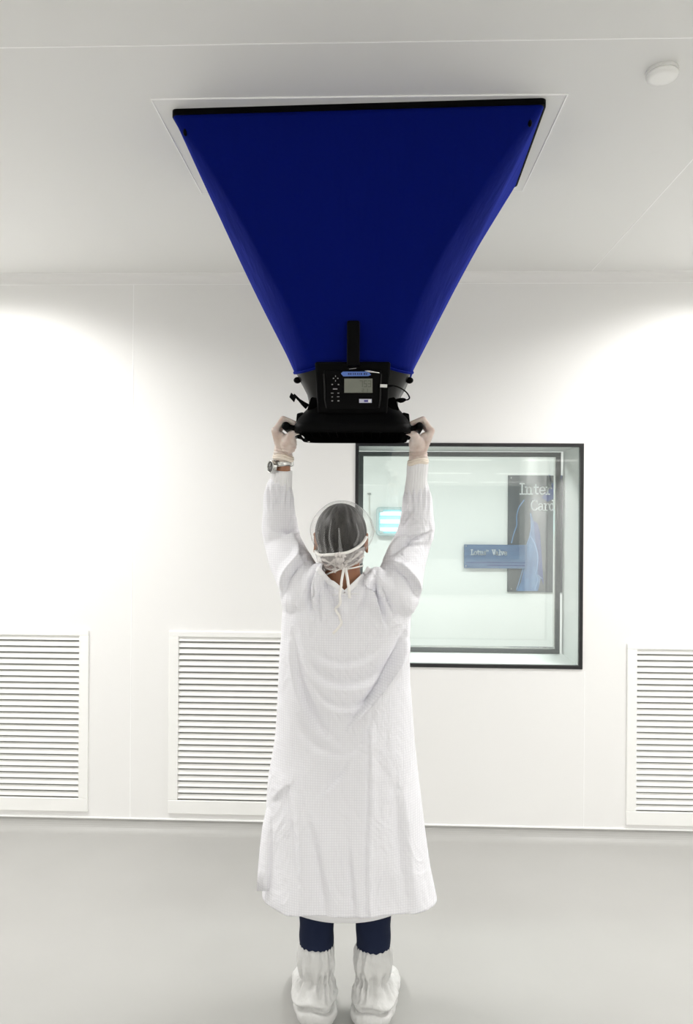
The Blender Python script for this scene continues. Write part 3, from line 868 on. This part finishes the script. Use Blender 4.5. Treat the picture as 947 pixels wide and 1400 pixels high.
for s in (-1, 1):
    bd.capsule((cx0 + s * .06, 2.60, 1.44), SH[s] + np.array((0, 0, -.01)), .06, .062)
    bd.chain([SH[s], EL[s]], [.056, .040], 18)
    mid = EL[s] * .7 + WR[s] * .3
    bd.chain([EL[s], mid, WR[s]], [.038, .034, .0250], 18)
    hand(bd, s, -.0022)
    lx = LEGX[s]
    bd.chain([(cx0 + s * .085, 2.62, .90), (lx - s * .004, 2.62, .50), (lx, 2.63, .36), (lx, 2.635, .09)], [.085, .056, .055, .036], 18)
    tx_ = lx + s * .045
    bd.chain([(lx - s * .004, 2.605, .045), (lx + s * .012, 2.70, .048), (tx_, 2.80, .032)], [.034, .036, .026], 16)
body = remesh(bd, .0042, 3)
linkmesh(body, 'body', SKIN, PE)
EYEW = mat('eye_white', (.8, .78, .75), .25); IRIS = mat('iris', (.03, .018, .01), .2)
for s in (-1, 1):
    e_ = MB().ell((hx_ + s * .031, hy_ + .0765, hz_ + .002), (.013, .0145, .0095), 16, 10)
    eb = part('eye', e_, EYEW, PE, smooth=True)
    part('iris', MB().ell((hx_ + s * .031, hy_ + .0892, hz_ + .002), (.0055, .003, .0055), 14, 8), IRIS, eb, smooth=True)

# hair: close cropped shell over the back and top of the skull
hr = MB()
hr.ell((hx_, hy_ - .004, hz_ + .022), (.0875, .105, .100), 32, 20)
hr.ell((hx_, hy_ - .032, hz_ - .038), (.073, .064, .062), 28, 16)
hair = remesh(hr, .0035, 3)
co = coords(hair); nr = normals(hair)
d_ = co - HD
th = np.arctan2(d_[:, 0], -d_[:, 1])
strand = np.sin(th * 19 + 3 * np.sin(d_[:, 2] * 22) + 1.2 * np.sin(d_[:, 0] * 40)) * .0015
co += nr * strand[:, None]
# keep the face free: pull the front shell inside the skull below the hairline
front = sstep(.035, .075, d_[:, 1]) * sstep(.075, .045, d_[:, 2])
co[:, 1] -= front * .06
setco(hair, co)
linkmesh(hair, 'hair', HAIR, PE)

# see-through bouffant cap
def head_back(px_, py_, grow=0.0):
    """point on the back of the hair shell seen at px, py"""
    p = P(px_, py_, HD[1])
    u = (p[0] - hx_) / (.0875 + grow); v = (p[2] - hz_ - .022) / (.100 + grow)
    q_ = max(0.0, 1 - u * u - v * v)
    y = hy_ - .004 - (.105 + grow) * math.sqrt(q_)
    u2 = (p[0] - hx_) / (.073 + grow); v2 = (p[2] - hz_ + .038) / (.062 + grow); q2 = max(0.0, 1 - u2 * u2 - v2 * v2)
    y = min(y, hy_ - .032 - (.064 + grow) * math.sqrt(q2))
    u3 = (p[0] - hx_) / (.062 + grow)
    if p[2] < hz_ - .06 and abs(u3) < 1: y = min(y, hy_ - .006 - (.062 + grow) * math.sqrt(1 - u3 * u3))
    return P(px_, py_, y)


cpm = MB(); rings = []
for i in range(26):
    s = i / 25
    q_ = PI / 2 * (1 - s * 1.42) if True else 0
    ring = []
    for t_ in np.linspace(0, 2 * PI, 96, endpoint=False):
        pl_ = 1 + .022 * s * math.sin(t_ * 17 + 2 * math.sin(t_ * 3)) + .012 * s * math.sin(t_ * 41)
        puff = 1 + .15 * max(0, math.cos((s - .66) * 4)) * abs(math.cos(t_)) ** 1.5
        c_ = max(.02, math.cos(q_)) ** .85
        rx, ry, rz = .095 * puff, .112, .106
        squeeze = 1 if s < .8 else 1 - (s - .8) * .7
        p = np.array((rx * c_ * math.cos(t_) * pl_ * squeeze, ry * c_ * math.sin(t_) * pl_ * squeeze, rz * math.sin(q_)))
        tilt = .55                                                   # edge runs from nape up to the brow
        zz = p[2] + .026 + sstep(.45, 1, s) * (.045 * math.sin(t_))
        ring.append((hx_ + p[0] + .003, hy_ + p[1] - .002, hz_ + zz))
    rings.append(ring)
cap_ = part('bouffant_cap', cpm.loft(rings, True, False), NET, PE, smooth=True)
ed = MB().tube(rings[-1] + [rings[-1][0]], .0035, 8)
part('elastic_edge', ed, FILM, cap_, smooth=True)
# gathered pleats of the cap at the crown seam and nape
for pts, wd in (([(463, 722), (464, 735), (465, 748), (466, 757)], .007), ([(438, 714), (434, 735), (438, 755)], .005), ([(453, 710), (450, 735), (455, 755)], .004), ([(487, 715), (490, 732), (484, 747)], .005), ([(444, 722), (443, 740), (446, 756)], .003)):
    part('pleat', MB().tube([head_back(a_, b2, .009) for a_, b2 in spline(pts, 12)], [wd * (.25 + .75 * k / 11) for k in range(12)], 8, flat=.3, flatdir=(0, 1, 0)), PLEAT, cap_, smooth=True)
# film gathered below the elastic, over the nape
sk = MB(); rings = []
for i in range(16):
    v = i / 15; ring = []
    for j in range(50):
        u = j / 49
        x_ = 431 + 68 * u + 5 * v * (1 - u) - 3 * v * u; y_ = 757 - 14 * max(0, u - .55) ** 1.4 * 2.2 + v * (25 - 6 * u + 3 * math.sin(u * 21))
        p = head_back(x_, y_, .010)
        ring.append(p + np.array((0, -.004 * math.sin(u * 40 + 5 * math.sin(v * 4)) - .003 * math.sin(u * 17 - v * 9) - .003, 0)))
    rings.append(ring)
part('nape_film', sk.loft(rings, False, False, closed=False), thin_clear('nape_film', (.92, .88, .86), .42), cap_, smooth=True)

# face mask, straps and ties
mkm = MB(); rings = []
for i in range(14):
    v = i / 13; ring = []
    for j in range(25):
        u = -1 + 2 * j / 24
        an = u * 1.35
        z = hz_ - .008 - v * .105
        rad = .098 - .022 * v * v + .006 * math.sin(v * 3 * PI) * .4
        bul = .038 * math.exp(-(u * 2.2) ** 2) * math.sin(PI * (.15 + .75 * v))
        ring.append((hx_ + (rad - .004) * math.sin(an) * (1 - .25 * v), hy_ + .010 + (rad + bul) * math.cos(an), z))
    rings.append(ring)
mask = part('face_mask', mkm.loft(rings, False, False, closed=False), TAPE, PE, smooth=True)
sol = mask.modifiers.new('t', 'SOLIDIFY'); sol.thickness = .002
bnd = MB()
bnd.tube([head_back(a_, b2, .012) for a_, b2 in spline([(430, 752), (436, 758.5), (448, 758.5), (462, 757.5), (476, 755), (488, 749), (496, 742), (501, 734)], 30)], .0052, 10)
part('upper_strap', bnd, TAPE, mask, smooth=True)
low = MB().tube([head_back(a_, b2, .013) for a_, b2 in spline([(436, 770), (443, 785), (452, 783), (466, 778), (480, 777), (496, 773.5)], 26)], .0028, 8)
part('lower_strap', low, TAPE, mask, smooth=True)
kn = MB()
for k in range(26):
    a_, b2 = 466 + rng.uniform(-5, 6), 766 + rng.uniform(-9, 11)
    a_ += (b2 - 766) * .25
    kn.ell(head_back(a_, b2, .015 + rng.uniform(-.004, .006)), (rng.uniform(.004, .009), .006, rng.uniform(.004, .010)), 9, 6)
for pts in ([(440, 764), (452, 770), (462, 774)], [(436, 768), (448, 778), (462, 778)], [(470, 770), (482, 764), (494, 754)], [(472, 776), (486, 770), (497, 760)], [(456, 764), (458, 775), (457, 783)], [(445, 775), (455, 768), (463, 762)]):
    kn.tube([head_back(a_, b2, .013) for a_, b2 in spline(pts, 12)], [.003 + .003 * rng.rand() for _ in range(12)], 8)
part('gathered_film', kn, FILM, cap_, smooth=True)

# ---------------- gown
OUT = [(800, 398, 556), (815, 388, 563), (840, 385, 562), (870, 385, 558), (930, 381, 560), (1010, 375, 567), (1060, 368, 573), (1130, 363, 582), (1180, 360, 589), (1226, 358, 598), (1275, 356, 602)]
DEP = {800: .105, 815: .12, 840: .128, 870: .130, 930: .130, 1010: .140, 1060: .150, 1130: .165, 1180: .172, 1226: .178, 1275: .182}
gb = MB(); rings = []
for y, l_, r_ in reversed(OUT):
    Yc = 2.61
    a_, b2 = P(l_, y, Yc), P(r_, y, Yc)
    cx = (a_[0] + b2[0]) / 2; hw = (b2[0] - a_[0]) / 2; z = a_[2]; dp = DEP[y]
    low_ = sstep(1000, 1260, y)
    ring = []
    for t_ in np.linspace(0, 2 * PI, 96, endpoint=False):
        c_, s_ = math.cos(t_), math.sin(t_)
        wv = 1 + low_ * (.035 * math.sin(5 * t_ + .8) + .025 * math.sin(9 * t_ + 2.0))
        ex = .88
        ring.append((cx + hw * math.copysign(abs(c_) ** ex, c_), Yc + dp * math.copysign(abs(s_) ** ex, s_) * wv, z if y < 1270 else .20))
    rings.append(ring)
top = rings[-1]
z0 = top[0][2]
for dz, k in ((.018, .86), (.030, .62), (.036, .4)):
    cx = sum(p[0] for p in top) / len(top)
    rings.append([(cx + (p[0] - cx) * k, 2.605 + (p[1] - 2.61) * k, z0 + dz) for p in top])
gb.loft(rings)
SL = {-1: [(SH[-1] + np.array((.005, -.01, -.05)), .088), (SH[-1] + np.array((-.012, .0, .0)), .080), (P(396, 768, 2.655), .074), (P(386, 742, 2.70), .066), (P(382, 722, 2.69), .064), (P(381, 695, 2.66), .054), (P(381, 666, 2.637), .041)],
      1: [(SH[1] + np.array((-.005, -.01, -.05)), .088), (SH[1] + np.array((.012, .0, .0)), .080), (P(553, 768, 2.655), .074), (P(562, 745, 2.70), .068), (P(570, 722, 2.69), .064), (P(570.5, 695, 2.66), .054), (P(570, 666, 2.637), .040)]}
for s in (-1, 1):
    gb.chain([p for p, _ in SL[s]], [r for _, r in SL[s]], 20)
# bunched cloth over the raised shoulders
for px_, py_, Y, r in ((434, 792, 2.545, (.040, .050, .055)), (427, 800, 2.55, (.05, .055, .055)), (516, 795, 2.545, (.036, .048, .050)), (524, 802, 2.55, (.05, .055, .052)),
                       (470, 835, 2.545, (.12, .06, .06))):
    gb.ell(P(px_, py_, Y), r)
# cloth knee at the elbows
gb.ell(P(372, 722, 2.69), (.030, .05, .045)); gb.ell(P(582, 730, 2.69), (.030, .05, .045))
gown = remesh(gb, .0060, 5, .6)
co = coords(gown); nr = normals(gown)
bk = np.clip(-nr[:, 1] * 1.4 + .25, 0, 1)                       # back-facing weight


def crease(pts, wpx, amp, taper=True, Yp=2.50, nn=60):
    """swing of cloth along a line: ridge on one side, furrow on the other"""
    global co
    ln = np.array([P(a_, b2, Yp) for a_, b2 in spline(pts, nn)])[:, (0, 2)]
    w_ = wpx * 2.5 / FPX
    xz = co[:, (0, 2)]
    best = np.full(len(co), 1e9); sd = np.zeros(len(co)); pr = np.zeros(len(co))
    for i in range(len(ln) - 1):
        a_, d2 = ln[i], ln[i + 1] - ln[i]
        L2 = d2.dot(d2) + 1e-12
        t_ = np.clip(((xz - a_) @ d2) / L2, 0, 1)
        df = xz - (a_ + t_[:, None] * d2)
        ds = np.sqrt((df ** 2).sum(1))
        m = ds < best
        best[m] = ds[m]
        sg2 = np.sign(d2[0] * df[:, 1] - d2[1] * df[:, 0])
        sd[m] = (ds * sg2)[m]; pr[m] = ((i + t_) / (len(ln) - 1))[m]
    t_ = sd / w_
    f = np.where(t_ >= 0, np.exp(-(t_ / 1.6) ** 2) * np.minimum(1, t_ * 3 + .0), -.9 * np.exp(-(t_ / .8) ** 2) * np.minimum(1, -t_ * 4))
    f = f * (np.sin(PI * np.clip(pr, .02, .98)) ** .6 if taper else 1)
    co = co + nr * (f * amp * 1.6 * bk)[:, None]


# torso swags
crease([(552, 872), (542, 900), (526, 926), (504, 957), (478, 988)], 8, .026)
crease([(458, 1012), (434, 992), (416, 958), (405, 915), (400, 872)], 11, .013)
crease([(546, 890), (515, 925), (480, 936), (440, 928), (412, 895)], 12, .008)
crease([(540, 868), (510, 896), (470, 908), (430, 895), (404, 862)], 12, .005)
crease([(520, 945), (490, 965), (450, 962), (420, 930)], 9, .006)
crease([(478, 1035), (466, 1058), (440, 1082)], 7, .007)
crease([(500, 1012), (470, 1030), (430, 1020), (400, 990)], 12, .004)
crease([(492, 1008), (505, 985), (506, 960)], 5, .004)
# shoulders
crease([(436, 772), (428, 790), (425, 808), (428, 840)], 6, .020)
crease([(446, 786), (452, 806), (460, 826), (466, 842)], 7, .010)
crease([(440, 800), (437, 822), (440, 850)], 6, .008)
crease([(524, 850), (516, 825), (510, 805), (512, 785)], 6, .022)
crease([(536, 842), (526, 818), (518, 800)], 5, .010)
crease([(487, 850), (494, 826), (503, 800)], 7, .008)
# sleeves
crease([(384, 812), (390, 790), (404, 772), (420, 764)], 6, .017)
crease([(412, 770), (402, 748), (390, 735), (368, 726)], 6, .014)
crease([(405, 722), (394, 730), (378, 735)], 5, .006)
crease([(398, 700), (392, 715), (388, 728)], 5, .005)
crease([(528, 772), (548, 780), (564, 796), (574, 818)], 6, .017)
crease([(530, 762), (546, 748), (570, 735), (592, 728)], 6, .014)
crease([(548, 728), (556, 708), (566, 692)], 5, .006)
crease([(547, 742), (565, 745), (583, 745)], 5, .006)
# skirt
crease([(504, 1000), (505, 1080), (502, 1160), (503, 1250)], 5, .0045, False)
crease([(420, 1100), (436, 1150), (447, 1215), (452, 1252)], 14, .007)
crease([(478, 1140), (484, 1200), (490, 1252)], 9, .006)
crease([(545, 1080), (552, 1150), (560, 1238)], 16, .008)
crease([(395, 1080), (405, 1130), (410, 1200)], 14, .006)
crease([(372, 1100), (385, 1085), (398, 1070)], 6, .005)
# gathers at the sleeve ends
for s in (-1, 1):
    ctr = SL[s][-1][0]
    dd = co - ctr; an = np.arctan2(dd[:, 0], dd[:, 1])
    wgt = np.exp(-((co[:, 2] - ctr[2] + .03) / .04) ** 2) * (np.hypot(dd[:, 0], dd[:, 1]) < .09)
    co += nr * (np.sin(an * 11 + s) * .0055 * wgt)[:, None]
# gentle random slackness
ph = rng.uniform(0, 6.28, (9, 3)); fq = rng.uniform(6, 22, (9, 3)) * np.array((1, 1, .7))
for k in range(9):
    co += nr * (np.sin(co @ fq[k] + ph[k, 0]) * .0010)[:, None]
setco(gown, co)
# open the hem and the neck
import bmesh
hemx = [(352, 1220), (372, 1224), (395, 1240), (420, 1247), (490, 1251), (540, 1247), (575, 1238), (602, 1226)]
hY = (2.60, 2.58, 2.52, 2.47, 2.45, 2.47, 2.53, 2.61)
hX = np.array([P(a_, b2, y)[0] for (a_, b2), y in zip(hemx, hY)]); hZ = np.array([P(a_, b2, y)[2] for (a_, b2), y in zip(hemx, hY)])


def hem(x, y):
    zb_ = np.interp(x, hX, hZ)
    t_ = float(sstep(2.63, 2.72, y)) * float(sstep(.20, .155, abs(x - cx0)))
    return zb_ * (1 - t_) + .292 * t_


VX, _y, VZ = P(471, 811, 2.50)
bm = bmesh.new(); bm.from_mesh(gown)
from mathutils.bvhtree import BVHTree
bvh = BVHTree.FromBMesh(bm)
kill = []
for f in bm.faces:
    c = f.calc_center_median()
    if c.z < .6 and c.z < hem(c.x, c.y): kill.append(f)
    elif c.z > 1.46 and (c.x - cx0) ** 2 + ((c.y - 2.60) * .95) ** 2 < .058 ** 2: kill.append(f)
    elif c.y < 2.61 and c.z > VZ + .95 * max(0, abs(c.x - VX) - .006) and abs(c.x - VX) < .075: kill.append(f)
bmesh.ops.delete(bm, geom=kill, context='FACES')
for v in bm.verts:
    if v.is_boundary and v.co.z < .6: v.co.z = hem(v.co.x, v.co.y)
for it in range(3):
    nw = {}
    for v in bm.verts:
        if v.is_boundary:
            nb_ = [e.other_vert(v).co for e in v.link_edges if e.is_boundary]
            if len(nb_) == 2: nw[v] = v.co * .5 + (nb_[0] + nb_[1]) * .25
    for v, c in nw.items(): v.co = c
# loose flap of the back opening at the left
fl = [[P(l_, y, 2.575 - .02 * k) for l_ in np.linspace(a_, b2, 6)] for k, (y, a_, b2) in enumerate([])]
rows = [(1085, 376, 392), (1108, 364, 390), (1130, 359, 384), (1160, 355.5, 380), (1190, 353, 377), (1218, 351.5, 373)]
grid = []
for y, a_, b2 in rows:
    grid.append([bm.verts.new(tuple(P(x_, y, 2.555 - .028 * math.sin(PI * i / 7) - .012 * sstep(1085, 1218, y)))) for i, x_ in enumerate(np.linspace(a_, b2, 8))])
for r0, r1 in zip(grid[:-1], grid[1:]):
    for i in range(7): bm.faces.new((r0[i], r1[i], r1[i + 1], r0[i + 1]))
bmesh.ops.recalc_face_normals(bm, faces=bm.faces)
bm.to_mesh(gown); bm.free()
go = linkmesh(gown, 'gown', GOWN, PE)
sol = go.modifiers.new('thick', 'SOLIDIFY'); sol.thickness = .0018; sol.offset = -1
# collar band in a V at the nape


def on_gown(px_, py_, off):
    d = P(px_, py_, 1.0) - np.array((0, 0, EYE)); o = Vector((0, 0, EYE))
    h = bvh.ray_cast(o, Vector(d).normalized())
    return (np.array(h[0]) + np.array(h[1]) * off) if h[0] is not None else P(px_, py_, 2.55)


cl = MB()
for pts in ([(434, 778), (441, 787), (450, 795), (459, 802), (469, 811)], [(505, 776), (499, 786), (491, 794), (482, 802), (472, 811)]):
    cl.tube([on_gown(a_, b2, .003) for a_, b2 in spline(pts, 24)], .0095, 10, flat=.35, flatdir=(0, 1, 0))
part('collar', cl, KNIT, go, smooth=True)
yk = MB().tube([on_gown(a_, b2, .001) for a_, b2 in spline([(455, 813), (471, 812), (490, 812)], 20)], .0022, 8)
part('neck_seam', yk, KNIT, go, smooth=True)
ties = MB().tube([head_back(470, 776, .02)] + [on_gown(a_, b2, .012 - .007 * k / 49) for k, (a_, b2) in enumerate(spline([(466.5, 797), (464.5, 806), (463, 814), (464, 823), (462, 832), (466, 842), (466.5, 852), (461, 860), (455, 866)], 50))], .0044, 8, flat=.4, flatdir=(0, 1, 0))
part('mask_tie', ties, TAPE, mask, smooth=True)
ties = MB().tube([head_back(472, 776, .02)] + [on_gown(a_, b2, .010) for a_, b2 in spline([(475.5, 797), (477, 806), (478.5, 819)], 24)], .0050, 8, flat=.4, flatdir=(0, 1, 0))
part('mask_tie', ties, TAPE, mask, smooth=True)
ih = MB(); rings = []
for i in range(6):
    v = i / 5; ring = []
    for j in range(60):
        u = j / 59
        x_ = 408.5 + 126.5 * u
        yb_ = 1252 + 10 * (1 - abs(2 * ((u * 2.0) % 1.0 if u < .999 else 1) - 1) ** 2) * .0 + 10.5 * (1 - abs(2 * u - 1) ** 2.2)
        Y = 2.538 + .05 * abs(2 * u - 1) ** 7
        ring.append(P(x_, 1225 + (yb_ - 1225) * v, Y))
    rings.append(ring)
inner = part('inner_hem', ih.loft(rings, False, False, closed=False), KNIT, go, smooth=True)
sol = inner.modifiers.new('t', 'SOLIDIFY'); sol.thickness = .002
# knitted cuffs
for s in (-1, 1):
    fr_ = lambda py: next(q for q in (EL[s] + (WR[s] - EL[s]) * k for k in np.linspace(0, 1.2, 400)) if q[2] >= P(475, py, 2.62)[2])
    a_, b2 = (fr_(676) + np.array((-.004, 0, 0)), fr_(645) + np.array((-.003, 0, 0))) if s < 0 else (fr_(676), fr_(633))
    rings = []
    for i in range(20):
        u = i / 19; c = a_ + (b2 - a_) * u
        rad = (.0385 - .003 * u) if s < 0 else (.0375 - .003 * u + .001 * math.sin(u * 9))
        rings.append([c + np.array((rad * math.cos(t_) * (1 + .03 * math.sin(t_ * 24)), rad * math.sin(t_) * (1 + .03 * math.sin(t_ * 24)), .003 * math.sin(t_ * 2 + 1))) for t_ in np.linspace(0, 2 * PI, 96, endpoint=False)])
    part('cuff', MB().loft(rings), KNIT, go, smooth=True)

# gloves
for s in (-1, 1):
    gm = MB(); hand(gm, s, 0)
    wr = WR[s]
    gm.chain([wr + np.array((0, 0, .03)), wr + np.array((s * .001, 0, .008))], [.031, .0325], 18)
    me = remesh(gm, .0026, 3)
    cg = coords(me); ng = normals(me)
    wz = np.exp(-((cg[:, 2] - wr[2] - .012) / .028) ** 2)
    cg += ng * (np.sin(cg[:, 2] * 640 + 2.5 * np.sin(cg[:, 0] * 60)) * .0013 * wz)[:, None]
    setco(me, cg)
    gl_ = linkmesh(me, 'glove', GLOVE, PE)
    rl = MB()
    for k, dz in enumerate((-.006, .001, -.010)):
        rl.tube([wr + np.array(((.0335 - .001 * k) * math.cos(t_), (.0335 - .001 * k) * math.sin(t_), dz + .004 * math.cos(t_) * s + .002 * math.sin(t_ * 3))) for t_ in np.linspace(0, 2 * PI, 40)], .0042, 8)
    part('rolled_edge', rl, GLOVEROLL, gl_, smooth=True)

# wristwatch on the left wrist, below the glove
wc0 = P(372.5, 638.5, 2.585)
wd_ = np.array((-.80, -.58, .05)); wd_ /= np.linalg.norm(wd_)
wt_ = thing  # (kept part of the person: it is worn)
wax = EL[-1] * .08 + WR[-1] * .92
strap = []
for t_ in np.linspace(0, 2 * PI, 40):
    strap.append(wax + np.array((.0345 * math.cos(t_), .0315 * math.sin(t_), .003 * math.cos(t_))))
watch = part('wristwatch', MB().loft([[wax + np.array((r_ * 1.06 * math.cos(t_), r_ * math.sin(t_), dz + .003 * math.cos(t_))) for t_ in np.linspace(0, 2 * PI, 40, endpoint=False)] for r_, dz in ((.0312, -.009), (.034, -.0095), (.0348, -.004), (.0348, .004), (.034, .0095), (.0312, .009))], False, False), STEEL, PE, smooth=True)
part('case', MB().cyl(wc0 - wd_ * .004, wc0 + wd_ * .008, 0.0235, .0225, 28), STEEL, watch)
part('bezel', MB().tube([wc0 + wd_ * .008 + .0205 * (np.cross(wd_, (0, 0, 1)) * math.cos(t_) + np.array((0, 0, 1)) * math.sin(t_)) for t_ in np.linspace(0, 2 * PI, 30)], .0025, 8), STEEL, watch, smooth=True)
part('dial', MB().cyl(wc0 + wd_ * .0075, wc0 + wd_ * .0088, .0188, n=24), mat('watch_dial', (.03, .03, .028), .2), watch)
hnd = MB(); sx_ = np.cross(wd_, (0, 0, 1)); sx_ /= np.linalg.norm(sx_)
o_ = wc0 + wd_ * .0095
part('watch_hand', MB().tube([o_, o_ + sx_ * .007 + np.array((0, 0, .006))], .0009, 6), STEEL, watch)
part('watch_hand', MB().tube([o_, o_ - sx_ * .004 + np.array((0, 0, .012))], .0007, 6), STEEL, watch)
for cx_, cz_ in ((-.006, -.004), (.006, -.004), (0, .008)):
    c = o_ + sx_ * cx_ + np.array((0, 0, cz_)); part('sub_dial', MB().tube([c + .0035 * (sx_ * math.cos(t_) + np.array((0, 0, 1)) * math.sin(t_)) for t_ in np.linspace(0, 2 * PI, 14)], .0006, 6), STEEL, watch)

# trousers
tr = MB()
tr.loft([[(cx0 + hw * math.cos(t_), 2.62 + hd_ * math.sin(t_), z) for t_ in np.linspace(0, 2 * PI, 32, endpoint=False)] for z, hw, hd_ in ((.84, .13, .10), (.92, .175, .115), (1.02, .17, .112), (1.06, .16, .105))])
for s in (-1, 1):
    lx = LEGX[s]
    tr.chain([(cx0 + s * .085, 2.62, .90), (lx - s * .006, 2.62, .50), (lx, 2.63, .34), (lx, 2.632, .20)], [.086, .066, .061, .058], 24)
me = remesh(tr, .006, 3)
co = coords(me); nr = normals(me)
co += nr * (np.sin(co[:, 2] * 70 + np.sin(co[:, 0] * 40) * 2) * .0012)[:, None]
setco(me, co)
linkmesh(me, 'trousers', NAVY, PE)

# shoe covers with gathered elastic at the top and ankle
for s in (-1, 1):
    lx = LEGX[s]
    sh = MB(); rings = []
    pr = [(.258, .062), (.250, .064), (.235, .069), (.205, .071), (.178, .066), (.154, .053), (.144, .052), (.130, .064), (.10, .078), (.075, .082), (.05, .076)]
    for z, r in pr:
        rings.append([(lx + r * .93 * math.cos(t_) + s * (.006 if z < .13 else 0), 2.63 + r * math.sin(t_), z) for t_ in np.linspace(0, 2 * PI, 64, endpoint=False)])
    sh.loft(rings)
    dr = s * .24                                                  # toes turned out
    fx = lambda d0: lx + s * .006 + math.sin(dr) * d0
    for d0, hw, ht in ((-.045, .072, .090), (-.015, .078, .095), (.03, .074, .095), (.08, .068, .088), (.13, .064, .076), (.17, .058, .062), (.205, .044, .050)):
        sh.ell((fx(d0), 2.635 + d0, ht * .5), (hw, .055, ht * .52), 22, 14)
    sh.capsule((fx(-.05), 2.59, .022), (fx(.2), 2.83, .022), .032, .030)
    me = remesh(sh, .0042, 5)
    co = coords(me); nr = normals(me)
    an = np.arctan2(co[:, 0] - lx, co[:, 1] - 2.63)
    jit = 2.2 * np.sin(an * 3 + s)
    for zc, wz, amp, fq_ in ((.146, .034, .0115, 14), (.252, .018, .0024, 21), (.205, .04, .0050, 8)):
        co += nr * (np.sin(an * fq_ + jit) * amp * np.exp(-((co[:, 2] - zc) / wz) ** 2))[:, None]
    zz = co[:, 2] - .072 - .006 * np.sin(an * 4 + 1)
    co += nr * ((-.020 * np.exp(-(zz / .006) ** 2) + .008 * np.exp(-((zz - .014) / .012) ** 2)) * (co[:, 1] < 2.66))[:, None]
    co += nr * (np.sin(co @ np.array((60, 50, 45.)) + 2 * np.sin(co[:, 2] * 50 + s)) * .0012)[:, None]
    co[:, 2] = np.maximum(co[:, 2], 0.0005)
    setco(me, co)
    lab = linkmesh(me, 'shoe_cover', BOOT, PE)

# ------------------------------------------------------------------ world and view
wd = bpy.data.worlds.new('world'); sc.world = wd; wd.use_nodes = True
wd.node_tree.nodes['Background'].inputs[0].default_value = (.05, .05, .05, 1)
wd.node_tree.nodes['Background'].inputs[1].default_value = 0
sc.cycles.max_bounces = 12; sc.cycles.diffuse_bounces = 8; sc.cycles.glossy_bounces = 4; sc.cycles.transparent_max_bounces = 24
sc.cycles.caustics_reflective = False; sc.cycles.caustics_refractive = False
sc.view_settings.view_transform = 'Standard'; sc.view_settings.look = 'None'
sc.view_settings.exposure = 0.62; sc.view_settings.gamma = 1; sc.view_settings.use_curve_mapping = False
